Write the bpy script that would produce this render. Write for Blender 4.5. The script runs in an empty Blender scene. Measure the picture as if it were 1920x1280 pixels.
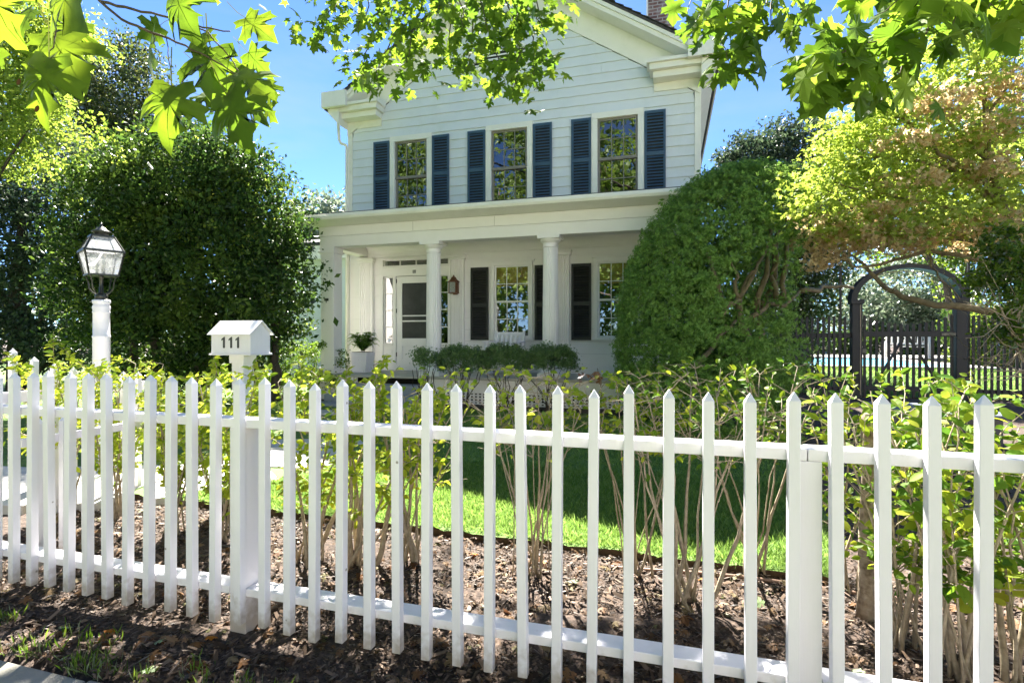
import bpy, math, random
import numpy as np
from mathutils import Vector, Matrix

random.seed(7)
rng = np.random.default_rng(11)
S = bpy.context.scene
COL = S.collection
R = math.radians

# ---------------------------------------------------------------- camera, sky, sun, exposure
YAW = R(16.28)
cam_data = bpy.data.cameras.new("camera")
cam_data.sensor_width = 36.0
cam_data.lens = 18.75
cam_data.shift_y = -8 / 1920
cam_data.clip_start = 0.05
cam_data.clip_end = 1500
cam = bpy.data.objects.new("camera", cam_data)
cam.location = (0, 0, 1.37)
cam.rotation_euler = (R(90), 0, YAW)
COL.objects.link(cam)
S.camera = cam

SUN_EL, SUN_AZ = R(50.5), R(-27)          # azimuth measured from +Y towards +X
world = bpy.data.worlds.new("World")
S.world = world
world.use_nodes = True
wn = world.node_tree
bg = wn.nodes["Background"]
sky_node = wn.nodes.new("ShaderNodeTexSky")
sky_node.sky_type = 'NISHITA'
sky_node.sun_disc = False
sky_node.sun_elevation = SUN_EL
sky_node.sun_rotation = SUN_AZ
sky_node.air_density = 0.8
sky_node.altitude = 2500
sky_node.dust_density = 0.0
sky_node.ozone_density = 9.0
# thin, barely visible high cloud over the whole sky
w_tc = wn.nodes.new("ShaderNodeTexCoord")
w_mp = wn.nodes.new("ShaderNodeMapping"); w_mp.inputs["Scale"].default_value = (1.6, 1.6, 6.0); w_mp.inputs["Rotation"].default_value = (0.25, 0.15, 0.6)
w_nz = wn.nodes.new("ShaderNodeTexNoise"); w_nz.inputs["Scale"].default_value = 1.7; w_nz.inputs["Detail"].default_value = 7; w_nz.inputs["Roughness"].default_value = 0.55
w_rp = wn.nodes.new("ShaderNodeValToRGB"); w_rp.color_ramp.elements[0].position = 0.48; w_rp.color_ramp.elements[0].color = (0, 0, 0, 1)
w_rp.color_ramp.elements[1].position = 0.75; w_rp.color_ramp.elements[1].color = (.24, .24, .24, 1)
w_mx = wn.nodes.new("ShaderNodeMixRGB"); w_mx.inputs[2].default_value = (2.4, 2.6, 3.0, 1)
wn.links.new(w_tc.outputs["Generated"], w_mp.inputs[0]); wn.links.new(w_mp.outputs[0], w_nz.inputs["Vector"]); wn.links.new(w_nz.outputs[0], w_rp.inputs[0])
wn.links.new(w_rp.outputs[0], w_mx.inputs[0]); wn.links.new(sky_node.outputs[0], w_mx.inputs[1]); wn.links.new(w_mx.outputs[0], bg.inputs[0])
bg.inputs[1].default_value = 0.05

sun_data = bpy.data.lights.new("sun", 'SUN')
sun_data.energy = 5.0
sun_data.angle = R(0.55)
sun_data.color = (1.0, 0.95, 0.86)
sun = bpy.data.objects.new("sun", sun_data)
sv = Vector((math.sin(SUN_AZ) * math.cos(SUN_EL), math.cos(SUN_AZ) * math.cos(SUN_EL), math.sin(SUN_EL)))
sun.rotation_euler = sv.to_track_quat('Z', 'Y').to_euler()
sun.location = (0, 0, 30)
COL.objects.link(sun)

S.view_settings.view_transform = 'Standard'
S.view_settings.look = 'None'
S.view_settings.exposure = 2.85
S.view_settings.gamma = 1.0
S.render.engine = 'CYCLES'
S.cycles.max_bounces = 8
S.cycles.diffuse_bounces = 4
S.cycles.glossy_bounces = 3
S.cycles.transmission_bounces = 5
S.cycles.transparent_max_bounces = 8
S.cycles.caustics_reflective = False
S.cycles.caustics_refractive = False
S.cycles.use_denoising = True

# ---------------------------------------------------------------- measuring helpers (metres from the photograph's perspective)
SN, CS = math.sin(YAW), math.cos(YAW)
def D(u, v, z):
    "the world point that lies z metres ahead in direction (u, v) of the photograph"
    a = (u - 960) / 1000
    return Vector(((a * CS - SN) * z, (a * SN + CS) * z, 1.37 + (632 - v) / 1000 * z))
def W(u, v, y):
    a = (u - 960) / 1000
    return D(u, v, y / (a * SN + CS))
def G(u, v, h=0.0):
    return D(u, v, (1.37 - h) * 1000 / (v - 632))

def sstep(a, b, x):
    t = np.clip((np.asarray(x, float) - a) / (b - a), 0, 1)
    return t * t * (3 - 2 * t)
def gz(x, y):
    "height of the terrain"
    x = np.asarray(x, float); y = np.asarray(y, float)
    z = -0.08 + 0.08 * sstep(1.75, 3.2, y) + 0.14 * sstep(4.5, 8.6, y) * (1 - sstep(1.0, 4.0, x))
    z = z + 0.42 * sstep(13.9, 17.3, y)
    return z
def gzf(x, y): return float(gz(x, y))

# ---------------------------------------------------------------- object helpers
BASE = {}
def tag(o, label=None, cat=None, group=None, kind=None):
    if label: o["label"] = label
    if cat: o["category"] = cat
    if group: o["group"] = group
    if kind: o["kind"] = kind
    return o
def thing(name, loc, label, cat, group=None):
    o = bpy.data.objects.new(name, None)
    o.empty_display_size = 0.1
    COL.objects.link(o)
    o.location = loc
    BASE[o.name] = Vector(loc)
    return tag(o, label, cat, group)
def link_mesh(name, me, mat, parent=None, loc=None):
    if mat is not None and not me.materials:
        for m in (mat if isinstance(mat, (list, tuple)) else [mat]): me.materials.append(m)
    o = bpy.data.objects.new(name, me)
    COL.objects.link(o)
    if parent is not None:
        o.parent = parent
        BASE[o.name] = BASE[parent.name] + (Vector(loc) if loc is not None else Vector((0, 0, 0)))
    else:
        BASE[o.name] = Vector(loc) if loc is not None else Vector((0, 0, 0))
    if loc is not None: o.location = loc
    return o
def dup(o, parent, loc, rot=None, scale=None, name=None):
    c = o.copy()
    COL.objects.link(c)
    c.parent = parent
    c.location = loc
    if rot is not None:
        if len(rot) == 4: c.rotation_mode = 'QUATERNION'; c.rotation_quaternion = rot
        else: c.rotation_euler = rot
    if scale is not None: c.scale = (scale,) * 3 if not hasattr(scale, '__len__') else scale
    return c
def bevel(o, w=0.003, seg=2):
    m = o.modifiers.new("bevel", 'BEVEL'); m.width = w; m.segments = seg; m.limit_method = 'ANGLE'; m.angle_limit = R(40)
    return o
def smooth(o):
    me = o.data
    me.polygons.foreach_set("use_smooth", np.ones(len(me.polygons), bool)); return o

class MB:
    def __init__(self): self.v = []; self.f = []
    def add(self, vs, fs):
        n = len(self.v); self.v += [tuple(p) for p in vs]; self.f += [tuple(i + n for i in f) for f in fs]; return self
    def box(self, x0, x1, y0, y1, z0, z1):
        v = [(x0, y0, z0), (x1, y0, z0), (x1, y1, z0), (x0, y1, z0), (x0, y0, z1), (x1, y0, z1), (x1, y1, z1), (x0, y1, z1)]
        return self.add(v, [(0, 3, 2, 1), (4, 5, 6, 7), (0, 1, 5, 4), (1, 2, 6, 5), (2, 3, 7, 6), (3, 0, 4, 7)])
    def frame(self, x0, x1, z0, z1, y0, y1, w, wb=None):
        "four butted members round a rectangle in the XZ plane"
        wb = wb or w
        self.box(x0, x0 + w, y0, y1, z0, z1); self.box(x1 - w, x1, y0, y1, z0, z1)
        self.box(x0 + w, x1 - w, y0, y1, z1 - w, z1); self.box(x0 + w, x1 - w, y0, y1, z0, z0 + wb); return self
    def bar(self, a, b, w, h=None):
        h = h or w
        a = Vector(a); b = Vector(b); d = (b - a).normalized()
        up = Vector((0, 0, 1)) if abs(d.z) < .95 else Vector((0, 1, 0))
        s = d.cross(up).normalized() * w / 2; t = s.cross(d).normalized() * h / 2
        v = []
        for p in (a, b): v += [p - s - t, p + s - t, p + s + t, p - s + t]
        return self.add(v, [(0, 1, 2, 3), (7, 6, 5, 4), (0, 4, 5, 1), (1, 5, 6, 2), (2, 6, 7, 3), (3, 7, 4, 0)])
    def tube(self, pts, rad, n=6, cap=True):
        pts = [Vector(p) for p in pts]
        if not hasattr(rad, '__len__'): rad = [rad] * len(pts)
        vs = []; ref = None
        for i, p in enumerate(pts):
            d = (pts[min(i + 1, len(pts) - 1)] - pts[max(i - 1, 0)])
            d = d.normalized() if d.length > 1e-9 else Vector((0, 0, 1))
            if ref is None: ref = d.orthogonal().normalized()
            ref = (ref - d * ref.dot(d))
            ref = ref.normalized() if ref.length > 1e-6 else d.orthogonal().normalized()
            b = d.cross(ref)
            for k in range(n):
                a = 2 * math.pi * k / n
                vs.append(p + (ref * math.cos(a) + b * math.sin(a)) * rad[i])
        fs = []
        for i in range(len(pts) - 1):
            for k in range(n):
                k2 = (k + 1) % n
                fs.append((i * n + k, i * n + k2, (i + 1) * n + k2, (i + 1) * n + k))
        if cap:
            fs.append(tuple(range(n))[::-1]); m = (len(pts) - 1) * n; fs.append(tuple(range(m, m + n)))
        return self.add(vs, fs)
    def lathe(self, prof, cx, cy, n=20, flute=None, z0=0):
        vs = []; fs = []
        for (r, z) in prof:
            for k in range(n):
                a = 2 * math.pi * k / n
                rr = r * (flute[k % len(flute)] if flute else 1)
                vs.append((cx + rr * math.cos(a), cy + rr * math.sin(a), z + z0))
        m = len(prof)
        for i in range(m - 1):
            for k in range(n):
                k2 = (k + 1) % n
                fs.append((i * n + k, i * n + k2, (i + 1) * n + k2, (i + 1) * n + k))
        fs.append(tuple(range(n))[::-1]); fs.append(tuple(range((m - 1) * n, m * n)))
        return self.add(vs, fs)
    def prism(self, poly, axis, a, b):
        "extrude a closed 2-D polygon: axis x -> (y,z), axis y -> (x,z), axis z -> (x,y)"
        n = len(poly)
        def P(p, t): return {'x': (t, p[0], p[1]), 'y': (p[0], t, p[1]), 'z': (p[0], p[1], t)}[axis]
        vs = [P(p, a) for p in poly] + [P(p, b) for p in poly]
        fs = [tuple(range(n))[::-1], tuple(range(n, 2 * n))] + [(i, (i + 1) % n, n + (i + 1) % n, n + i) for i in range(n)]
        return self.add(vs, fs)
    def build(self, name, mat, parent=None, at=None, sm=False, bev=None):
        "world coordinates in, one mesh object out; at = the object's own origin"
        off = Vector(at) if at is not None else (BASE[parent.name] if parent is not None else Vector((0, 0, 0)))
        pb = BASE[parent.name] if parent is not None else Vector((0, 0, 0))
        me = bpy.data.meshes.new(name)
        me.from_pydata([(x - off.x, y - off.y, z - off.z) for x, y, z in self.v], [], self.f)
        me.validate(); 
        import bmesh
        bm = bmesh.new(); bm.from_mesh(me); bmesh.ops.recalc_face_normals(bm, faces=bm.faces); bm.to_mesh(me); bm.free()
        o = link_mesh(name, me, mat, parent, off - pb)
        if sm: smooth(o)
        if bev: bevel(o, bev)
        return o

# ---------------------------------------------------------------- materials
MATS = {}
def nodes_of(name):
    m = bpy.data.materials.new(name); m.use_nodes = True
    nt = m.node_tree; return m, nt, nt.nodes["Principled BSDF"]
def N(nt, t, **kw):
    n = nt.nodes.new(t)
    for k, v in kw.items():
        if k in n.inputs: n.inputs[k].default_value = v
        else: setattr(n, k, v)
    return n
def ramp(nt, fac, stops):
    r = nt.nodes.new("ShaderNodeValToRGB")
    e = r.color_ramp.elements
    while len(e) < len(stops): e.new(0.5)
    for i, (p, c) in enumerate(stops):
        e[i].position = p; e[i].color = (*c, 1) if len(c) == 3 else c
    nt.links.new(fac, r.inputs[0]); return r
def solid(name, cols, rough=0.6, scale=6, detail=6, bump=0.0, bscale=40, stretch=(1, 1, 1), metal=0, spec=0.5, dirt=None, dscale=1.5, coat=0):
    """noise-mottled surface: cols = list of colours from low to high noise; dirt = (colour, amount)"""
    m, nt, p = nodes_of(name)
    tc = N(nt, "ShaderNodeTexCoord")
    mp = N(nt, "ShaderNodeMapping"); mp.inputs["Scale"].default_value = stretch
    geo = N(nt, "ShaderNodeNewGeometry")
    nt.links.new(geo.outputs["Position"], mp.inputs[0])
    nz = N(nt, "ShaderNodeTexNoise", Scale=scale, Detail=detail, Roughness=0.6)
    nt.links.new(mp.outputs[0], nz.inputs["Vector"])
    stops = [(0.3 + 0.4 * i / max(1, len(cols) - 1), c) for i, c in enumerate(cols)]
    r = ramp(nt, nz.outputs[0], stops)
    out = r.outputs[0]
    if dirt:
        n2 = N(nt, "ShaderNodeTexNoise", Scale=dscale, Detail=8, Roughness=0.7)
        nt.links.new(mp.outputs[0], n2.inputs["Vector"])
        f = ramp(nt, n2.outputs[0], [(0.52, (0, 0, 0)), (0.72, (dirt[1],) * 3)])
        mx = N(nt, "ShaderNodeMixRGB"); nt.links.new(f.outputs[0], mx.inputs[0]); nt.links.new(out, mx.inputs[1])
        mx.inputs[2].default_value = (*dirt[0], 1); out = mx.outputs[0]
    nt.links.new(out, p.inputs["Base Color"])
    p.inputs["Roughness"].default_value = rough; p.inputs["Metallic"].default_value = metal
    p.inputs["Specular IOR Level"].default_value = spec
    p.inputs["Coat Weight"].default_value = coat
    if bump:
        n3 = N(nt, "ShaderNodeTexNoise", Scale=bscale, Detail=5)
        nt.links.new(mp.outputs[0], n3.inputs["Vector"])
        b = N(nt, "ShaderNodeBump", Strength=bump, Distance=0.01); nt.links.new(n3.outputs[0], b.inputs["Height"])
        nt.links.new(b.outputs[0], p.inputs["Normal"])
    MATS[name] = m; return m
def leafmat(name, cols, trans=0.4, rough=0.4, spec=0.35, tcol=1.0, single=False, patch=None):
    """leaf: diffuse + translucent + sheen; colour varies leaf by leaf; patch = (colour, scale, lo, hi) large blotches of another colour"""
    m = bpy.data.materials.new(name); m.use_nodes = True
    nt = m.node_tree; nt.nodes.clear()
    out = N(nt, "ShaderNodeOutputMaterial")
    geo = N(nt, "ShaderNodeNewGeometry")
    if single:
        oi = N(nt, "ShaderNodeObjectInfo"); fac = oi.outputs["Random"]
    else: fac = geo.outputs["Random Per Island"]
    r = ramp(nt, fac, [(i / max(1, len(cols) - 1), c) for i, c in enumerate(cols)])
    col = r.outputs[0]
    if patch:
        nz = N(nt, "ShaderNodeTexNoise", Scale=patch[1], Detail=3); nt.links.new(geo.outputs["Position"], nz.inputs["Vector"])
        f = ramp(nt, nz.outputs[0], [(patch[2], (0, 0, 0)), (patch[3], (1, 1, 1))])
        mx = N(nt, "ShaderNodeMixRGB"); nt.links.new(f.outputs[0], mx.inputs[0]); nt.links.new(col, mx.inputs[1]); mx.inputs[2].default_value = (*patch[0], 1)
        col = mx.outputs[0]
    d = N(nt, "ShaderNodeBsdfDiffuse"); nt.links.new(col, d.inputs[0])
    t = N(nt, "ShaderNodeBsdfTranslucent")
    hs = N(nt, "ShaderNodeHueSaturation"); hs.inputs["Hue"].default_value = 0.488; hs.inputs["Saturation"].default_value = 1.05; hs.inputs["Value"].default_value = 1.9 * tcol
    nt.links.new(col, hs.inputs["Color"]); nt.links.new(hs.outputs[0], t.inputs[0])
    mx = N(nt, "ShaderNodeMixShader"); mx.inputs[0].default_value = trans
    nt.links.new(d.outputs[0], mx.inputs[1]); nt.links.new(t.outputs[0], mx.inputs[2])
    g = N(nt, "ShaderNodeBsdfGlossy"); g.inputs["Roughness"].default_value = rough; g.inputs[0].default_value = (1, 1, 1, 1)
    fr = N(nt, "ShaderNodeFresnel"); fr.inputs[0].default_value = 1.45
    mu = N(nt, "ShaderNodeMath", operation='MULTIPLY'); nt.links.new(fr.outputs[0], mu.inputs[0]); mu.inputs[1].default_value = spec
    m2 = N(nt, "ShaderNodeMixShader"); nt.links.new(mu.outputs[0], m2.inputs[0]); nt.links.new(mx.outputs[0], m2.inputs[1]); nt.links.new(g.outputs[0], m2.inputs[2])
    nt.links.new(m2.outputs[0], out.inputs[0])
    MATS[name] = m; return m
def glassmat(name, refl=0.22, tint=(0.75, 0.8, 0.78), wav=0.0):
    m = bpy.data.materials.new(name); m.use_nodes = True
    nt = m.node_tree; nt.nodes.clear()
    out = N(nt, "ShaderNodeOutputMaterial")
    t = N(nt, "ShaderNodeBsdfTransparent"); t.inputs[0].default_value = (*tint, 1)
    g = N(nt, "ShaderNodeBsdfGlossy"); g.inputs["Roughness"].default_value = 0.01; g.inputs[0].default_value = (1, 1, 1, 1)
    fr = N(nt, "ShaderNodeFresnel"); fr.inputs[0].default_value = 1.5
    mr = N(nt, "ShaderNodeMath", operation='MAXIMUM'); mr.inputs[1].default_value = refl; nt.links.new(fr.outputs[0], mr.inputs[0])
    mx = N(nt, "ShaderNodeMixShader"); nt.links.new(mr.outputs[0], mx.inputs[0]); nt.links.new(t.outputs[0], mx.inputs[1]); nt.links.new(g.outputs[0], mx.inputs[2])
    if wav:
        geo = N(nt, "ShaderNodeNewGeometry"); nz = N(nt, "ShaderNodeTexNoise", Scale=3.0, Detail=1); nt.links.new(geo.outputs["Position"], nz.inputs["Vector"])
        b = N(nt, "ShaderNodeBump", Strength=wav, Distance=0.02); nt.links.new(nz.outputs[0], b.inputs["Height"]); nt.links.new(b.outputs[0], g.inputs["Normal"])
    nt.links.new(mx.outputs[0], out.inputs[0]); MATS[name] = m; return m

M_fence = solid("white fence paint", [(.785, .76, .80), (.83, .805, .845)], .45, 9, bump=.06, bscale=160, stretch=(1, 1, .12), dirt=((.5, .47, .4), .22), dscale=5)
# shade painted in as brown mud at the picket feet, small chips and nail heads
def foot_shade_wear(mat, z0=.02, z1=.16):
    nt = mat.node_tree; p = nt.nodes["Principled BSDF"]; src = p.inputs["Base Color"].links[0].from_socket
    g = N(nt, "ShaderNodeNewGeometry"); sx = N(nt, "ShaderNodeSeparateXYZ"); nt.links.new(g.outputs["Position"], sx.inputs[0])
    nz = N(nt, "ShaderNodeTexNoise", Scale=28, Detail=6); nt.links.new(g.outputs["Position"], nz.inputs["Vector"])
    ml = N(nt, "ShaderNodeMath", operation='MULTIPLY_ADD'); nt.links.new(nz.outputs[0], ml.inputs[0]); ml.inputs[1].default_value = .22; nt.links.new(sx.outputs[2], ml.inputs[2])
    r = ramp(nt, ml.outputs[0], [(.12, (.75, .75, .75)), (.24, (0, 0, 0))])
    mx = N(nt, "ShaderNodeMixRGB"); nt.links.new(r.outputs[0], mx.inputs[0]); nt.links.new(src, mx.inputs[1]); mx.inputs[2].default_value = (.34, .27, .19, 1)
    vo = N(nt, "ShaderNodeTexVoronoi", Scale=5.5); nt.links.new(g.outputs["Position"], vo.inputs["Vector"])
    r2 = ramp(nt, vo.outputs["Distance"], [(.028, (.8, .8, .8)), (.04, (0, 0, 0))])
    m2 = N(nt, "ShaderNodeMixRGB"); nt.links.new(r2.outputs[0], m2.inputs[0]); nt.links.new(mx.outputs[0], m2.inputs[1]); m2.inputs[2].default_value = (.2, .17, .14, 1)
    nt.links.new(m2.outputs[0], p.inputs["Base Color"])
foot_shade_wear(M_fence)
M_siding = solid("pale grey siding paint", [(.665, .71, .755), (.735, .765, .79)], .55, 2.2, bump=.05, bscale=60, stretch=(.6, 1, .35), dirt=((.50, .54, .48), .4), dscale=1.2)
M_trim = solid("cream trim paint", [(.80, .785, .71), (.85, .83, .76)], .5, 3, bump=.05, bscale=50, dirt=((.52, .53, .40), .3), dscale=2.0)
M_porch = solid("white porch paint", [(.84, .81, .785), (.88, .85, .83)], .5, 4, bump=.03, bscale=60, dirt=((.6, .58, .5), .15), dscale=2.0)
M_navy = solid("navy shutter paint", [(.03, .07, .125), (.045, .095, .16)], .45, 6, bump=.04)
M_blacksh = solid("black shutter paint", [(.012, .012, .013), (.024, .024, .024)], .5, 6)
M_black = solid("black stain", [(.006, .006, .006), (.016, .0155, .015)], .6, 8, bump=.1, bscale=60, stretch=(1, 1, .2))
M_sash = solid("taupe window sash", [(.19, .175, .15), (.25, .23, .2)], .5, 6)
M_roof = solid("dark shingle", [(.03, .03, .035), (.09, .085, .085)], .9, 12, bump=.4, bscale=30)
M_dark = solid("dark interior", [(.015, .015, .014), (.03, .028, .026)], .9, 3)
M_screen = solid("dark door screen", [(.03, .03, .032), (.055, .055, .058)], .35, 5, spec=.6)
M_copper = solid("aged copper", [(.16, .07, .04), (.28, .13, .08)], .45, 18, metal=.6)
M_bronze = solid("dark bronze", [(.035, .04, .036), (.09, .085, .075)], .4, 20, metal=.7)
M_stone = solid("bluestone", [(.20, .22, .25), (.30, .32, .35)], .8, 5, bump=.15)
M_floor = solid("grey porch floor paint", [(.40, .38, .34), (.47, .45, .41)], .6, 4)
M_conc = solid("sidewalk concrete", [(.21, .195, .165), (.29, .27, .235)], .9, 7, bump=.25, bscale=90, dirt=((.16, .17, .11), .5), dscale=3)
M_path = solid("pale flagstone", [(.44, .42, .39), (.56, .54, .5)], .85, 4, bump=.15, dirt=((.3, .28, .22), .4), dscale=2)
M_road = solid("bounce pale road", [(.36, .35, .33), (.46, .45, .42)], .9, 20, bump=.3, bscale=120)  # paleness put in to bounce sun onto the shaded house front
M_mulch = solid("bark mulch", [(.016, .011, .008), (.055, .036, .026), (.12, .082, .06)], .95, 34, bump=1.0, bscale=55)
M_soil = solid("cut soil edge", [(.03, .018, .008), (.10, .06, .03)], .95, 20, bump=.6)
M_lawn = solid("lawn turf", [(.08, .15, .025), (.13, .215, .045)], .9, 9, bump=.6, bscale=120)
M_bark = solid("grey bark", [(.05, .042, .033), (.16, .13, .10)], .9, 14, bump=.6, bscale=50, stretch=(1, 1, .25))
M_darkbark = solid("dark bark", [(.025, .02, .014), (.09, .07, .05)], .9, 14, bump=.6, bscale=50, stretch=(1, 1, .25))
M_stem = solid("tan shrub stem", [(.23, .18, .115), (.42, .345, .245)], .8, 30, bump=.3, bscale=90)
M_jbark = solid("olive maple bark", [(.11, .09, .05), (.24, .19, .11)], .8, 16, bump=.3)
M_stump = solid("flaking pale bark", [(.10, .065, .04), (.30, .23, .16), (.42, .35, .27)], .9, 22, bump=.7, bscale=40)
M_twig = solid("brown twig", [(.06, .04, .025), (.13, .09, .055)], .8, 30)
M_brick = None
M_pipe = solid("brown drip pipe", [(.18, .10, .065), (.25, .15, .10)], .5, 9)
M_bench = solid("weathered pale bench wood", [(.6, .58, .54), (.72, .70, .65)], .8, 12)
M_box = solid("dark grey box paint", [(.035, .04, .05), (.06, .065, .08)], .35, 6)
M_boxlid = solid("sky lit lid tone", [(.09, .11, .15), (.13, .15, .20)], .6, 6)  # paler bluish tone paints the sky light on the lid
M_digit = solid("charcoal numeral paint", [(.035, .035, .037), (.05, .05, .05)], .5, 9)
M_bulb = solid("frosted candle bulb", [(.75, .72, .66), (.82, .8, .75)], .3, 9)
M_glass = glassmat("window glass", .22, (.85, .87, .84), .025)
M_glass2 = glassmat("dim upper window glass", .17, (.5, .52, .5), .03)
M_lampglass = glassmat("seeded lamp glass", .12, (.93, .94, .95))
nt = M_lampglass.node_tree
tl = N(nt, "ShaderNodeBsdfTranslucent"); tl.inputs[0].default_value = (.85, .86, .88, 1)
df = N(nt, "ShaderNodeBsdfDiffuse"); df.inputs[0].default_value = (.8, .8, .82, 1)
ma = N(nt, "ShaderNodeMixShader"); ma.inputs[0].default_value = .5; nt.links.new(tl.outputs[0], ma.inputs[1]); nt.links.new(df.outputs[0], ma.inputs[2])
nzl = N(nt, "ShaderNodeTexNoise", Scale=60, Detail=4); gl_ = N(nt, "ShaderNodeNewGeometry"); nt.links.new(gl_.outputs["Position"], nzl.inputs["Vector"])
rl = ramp(nt, nzl.outputs[0], [(.35, (.25, .25, .25)), (.65, (.6, .6, .6))])
mb_ = N(nt, "ShaderNodeMixShader"); nt.links.new(rl.outputs[0], mb_.inputs[0])
oo = nt.nodes["Material Output"]; src_ = oo.inputs[0].links[0].from_socket
nt.links.new(src_, mb_.inputs[1]); nt.links.new(ma.outputs[0], mb_.inputs[2]); nt.links.new(mb_.outputs[0], oo.inputs[0])
M_sealing = solid("sticker", [(.55, .62, .8), (.8, .85, .92)], .5, 30)
M_coping = solid("pool coping", [(.30, .29, .27), (.40, .385, .36)], .8, 6)

# brick for the chimney
m, nt, p = nodes_of("whitewashed brick")
geo = N(nt, "ShaderNodeTexCoord")
bt = N(nt, "ShaderNodeTexBrick", Scale=1.0); bt.inputs["Color1"].default_value = (.20, .09, .075, 1); bt.inputs["Color2"].default_value = (.12, .06, .055, 1); bt.inputs["Mortar"].default_value = (.36, .33, .31, 1)
bt.inputs["Brick Width"].default_value = .21; bt.inputs["Row Height"].default_value = .075; bt.inputs["Mortar Size"].default_value = .012
mp = N(nt, "ShaderNodeMapping"); mp.inputs["Rotation"].default_value = (R(90), 0, 0)
nt.links.new(geo.outputs["Object"], mp.inputs[0]); nt.links.new(mp.outputs[0], bt.inputs[0])
nz = N(nt, "ShaderNodeTexNoise", Scale=5, Detail=8); nt.links.new(geo.outputs["Object"], nz.inputs["Vector"])
f = ramp(nt, nz.outputs[0], [(.5, (0, 0, 0)), (.68, (.7, .7, .7))])
mx = N(nt, "ShaderNodeMixRGB"); nt.links.new(f.outputs[0], mx.inputs[0]); nt.links.new(bt.outputs[0], mx.inputs[1]); mx.inputs[2].default_value = (.42, .38, .36, 1)
nt.links.new(mx.outputs[0], p.inputs["Base Color"]); p.inputs["Roughness"].default_value = .9
M_brick = m
# bamboo blind
m, nt, p = nodes_of("bamboo blind")
geo = N(nt, "ShaderNodeNewGeometry"); wv = N(nt, "ShaderNodeTexWave", Scale=24.0, Distortion=1.0); wv.bands_direction = 'Z'
nt.links.new(geo.outputs["Position"], wv.inputs[0])
r = ramp(nt, wv.outputs[0], [(.2, (.22, .11, .015)), (.8, (.6, .36, .07))]); nt.links.new(r.outputs[0], p.inputs["Base Color"])
M_blind = m
# water
m, nt, p = nodes_of("pool water")
p.inputs["Base Color"].default_value = (.14, .45, .58, 1); p.inputs["Roughness"].default_value = .25; p.inputs["Specular IOR Level"].default_value = .12
geo = N(nt, "ShaderNodeNewGeometry"); nz = N(nt, "ShaderNodeTexNoise", Scale=4, Detail=2); nt.links.new(geo.outputs["Position"], nz.inputs["Vector"])
b = N(nt, "ShaderNodeBump", Strength=.2, Distance=.02); nt.links.new(nz.outputs[0], b.inputs["Height"]); nt.links.new(b.outputs[0], p.inputs["Normal"])
M_water = m

ML_privet = leafmat("privet leaf", [(.13, .22, .025), (.2, .28, .03), (.29, .35, .04), (.33, .37, .05)], .55, .45, .12, 1.0, single=True)
ML_privetR = leafmat("shaded privet leaf", [(.06, .14, .02), (.10, .19, .022), (.17, .25, .025)], .5, .45, .15, 1.0, single=True)  # darker copy of the privet leaf, shade put into its colours
ML_maple = leafmat("maple leaf", [(.06, .125, .016), (.105, .185, .022), (.165, .25, .032)], .52, .55, .08, 1.0)
ML_mapleS = leafmat("single maple leaf", [(.06, .125, .016), (.105, .185, .022), (.165, .25, .032)], .52, .55, .08, 1.0, single=True)
ML_near = leafmat("close maple leaf", [(.07, .13, .014), (.11, .18, .018), (.14, .21, .022)], .52, .5, .2, 1.0, single=True, patch=((.05, .095, .012), 16, .48, .72))
ML_vein = leafmat("leaf vein", [(.10, .12, .03), (.14, .15, .04)], .2, .6, .05, 1.0)
ML_holly = leafmat("holly leaf", [(.018, .045, .012), (.034, .074, .016), (.072, .125, .024)], .35, .45, .14, patch=((.09, .145, .025), 1.5, .54, .70))  # patch colour paints backlit spots into the crown
ML_blue = leafmat("dusky evergreen leaf", [(.02, .04, .024), (.04, .065, .036), (.07, .10, .05)], .3, .5, .12)
ML_dark = leafmat("dark tree leaf", [(.03, .05, .014), (.05, .075, .018), (.09, .10, .03)], .4, .45, .3)
ML_lime = leafmat("lime tree leaf", [(.11, .18, .03), (.18, .26, .045), (.26, .32, .06)], .5, .5, .1)
ML_yew = leafmat("yew needle", [(.085, .165, .035), (.15, .265, .055), (.24, .38, .10)], .3, .5, .12)
ML_jm = leafmat("japanese maple leaf", [(.15, .22, .035), (.22, .3, .05), (.3, .37, .08)], .5, .5, .1)
ML_jmdry = leafmat("dry tan maple leaf", [(.34, .25, .12), (.47, .37, .20), (.56, .47, .29)], .5, .6, .05)
ML_mid = leafmat("mid green leaf", [(.045, .10, .012), (.08, .15, .018), (.14, .2, .025)], .5, .5, .25)
ML_silver = leafmat("silvery green leaf", [(.09, .14, .08), (.16, .21, .13), (.24, .28, .2)], .3, .5, .4)
ML_box = leafmat("small evergreen leaf", [(.07, .14, .05), (.12, .20, .07), (.18, .26, .10)], .3, .5, .15)
ML_fern = leafmat("fern frond", [(.09, .19, .025), (.15, .26, .04)], .5, .5, .1)
ML_grass = leafmat("grass blade", [(.095, .185, .035), (.145, .245, .055), (.21, .305, .09)], .4, .5, .08)
ML_chip = solid("bark chip", [(.02, .013, .01), (.07, .045, .033), (.15, .11, .085)], .9, 18)
ML_deadleaf = leafmat("dead leaf", [(.09, .04, .015), (.16, .08, .03), (.22, .12, .06)], .2, .6, .2, single=True)
ML_orange = leafmat("orange fallen leaf", [(.36, .13, .012), (.42, .19, .03)], .3, .5, .2, single=True)
ML_palegreen = leafmat("pale green fallen leaf", [(.16, .22, .10), (.2, .27, .13)], .2, .5, .3, single=True)
ML_litter = leafmat("leaf litter", [(.05, .028, .015), (.12, .065, .03), (.19, .12, .07), (.10, .1, .04)], .15, .6, .2)

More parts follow.
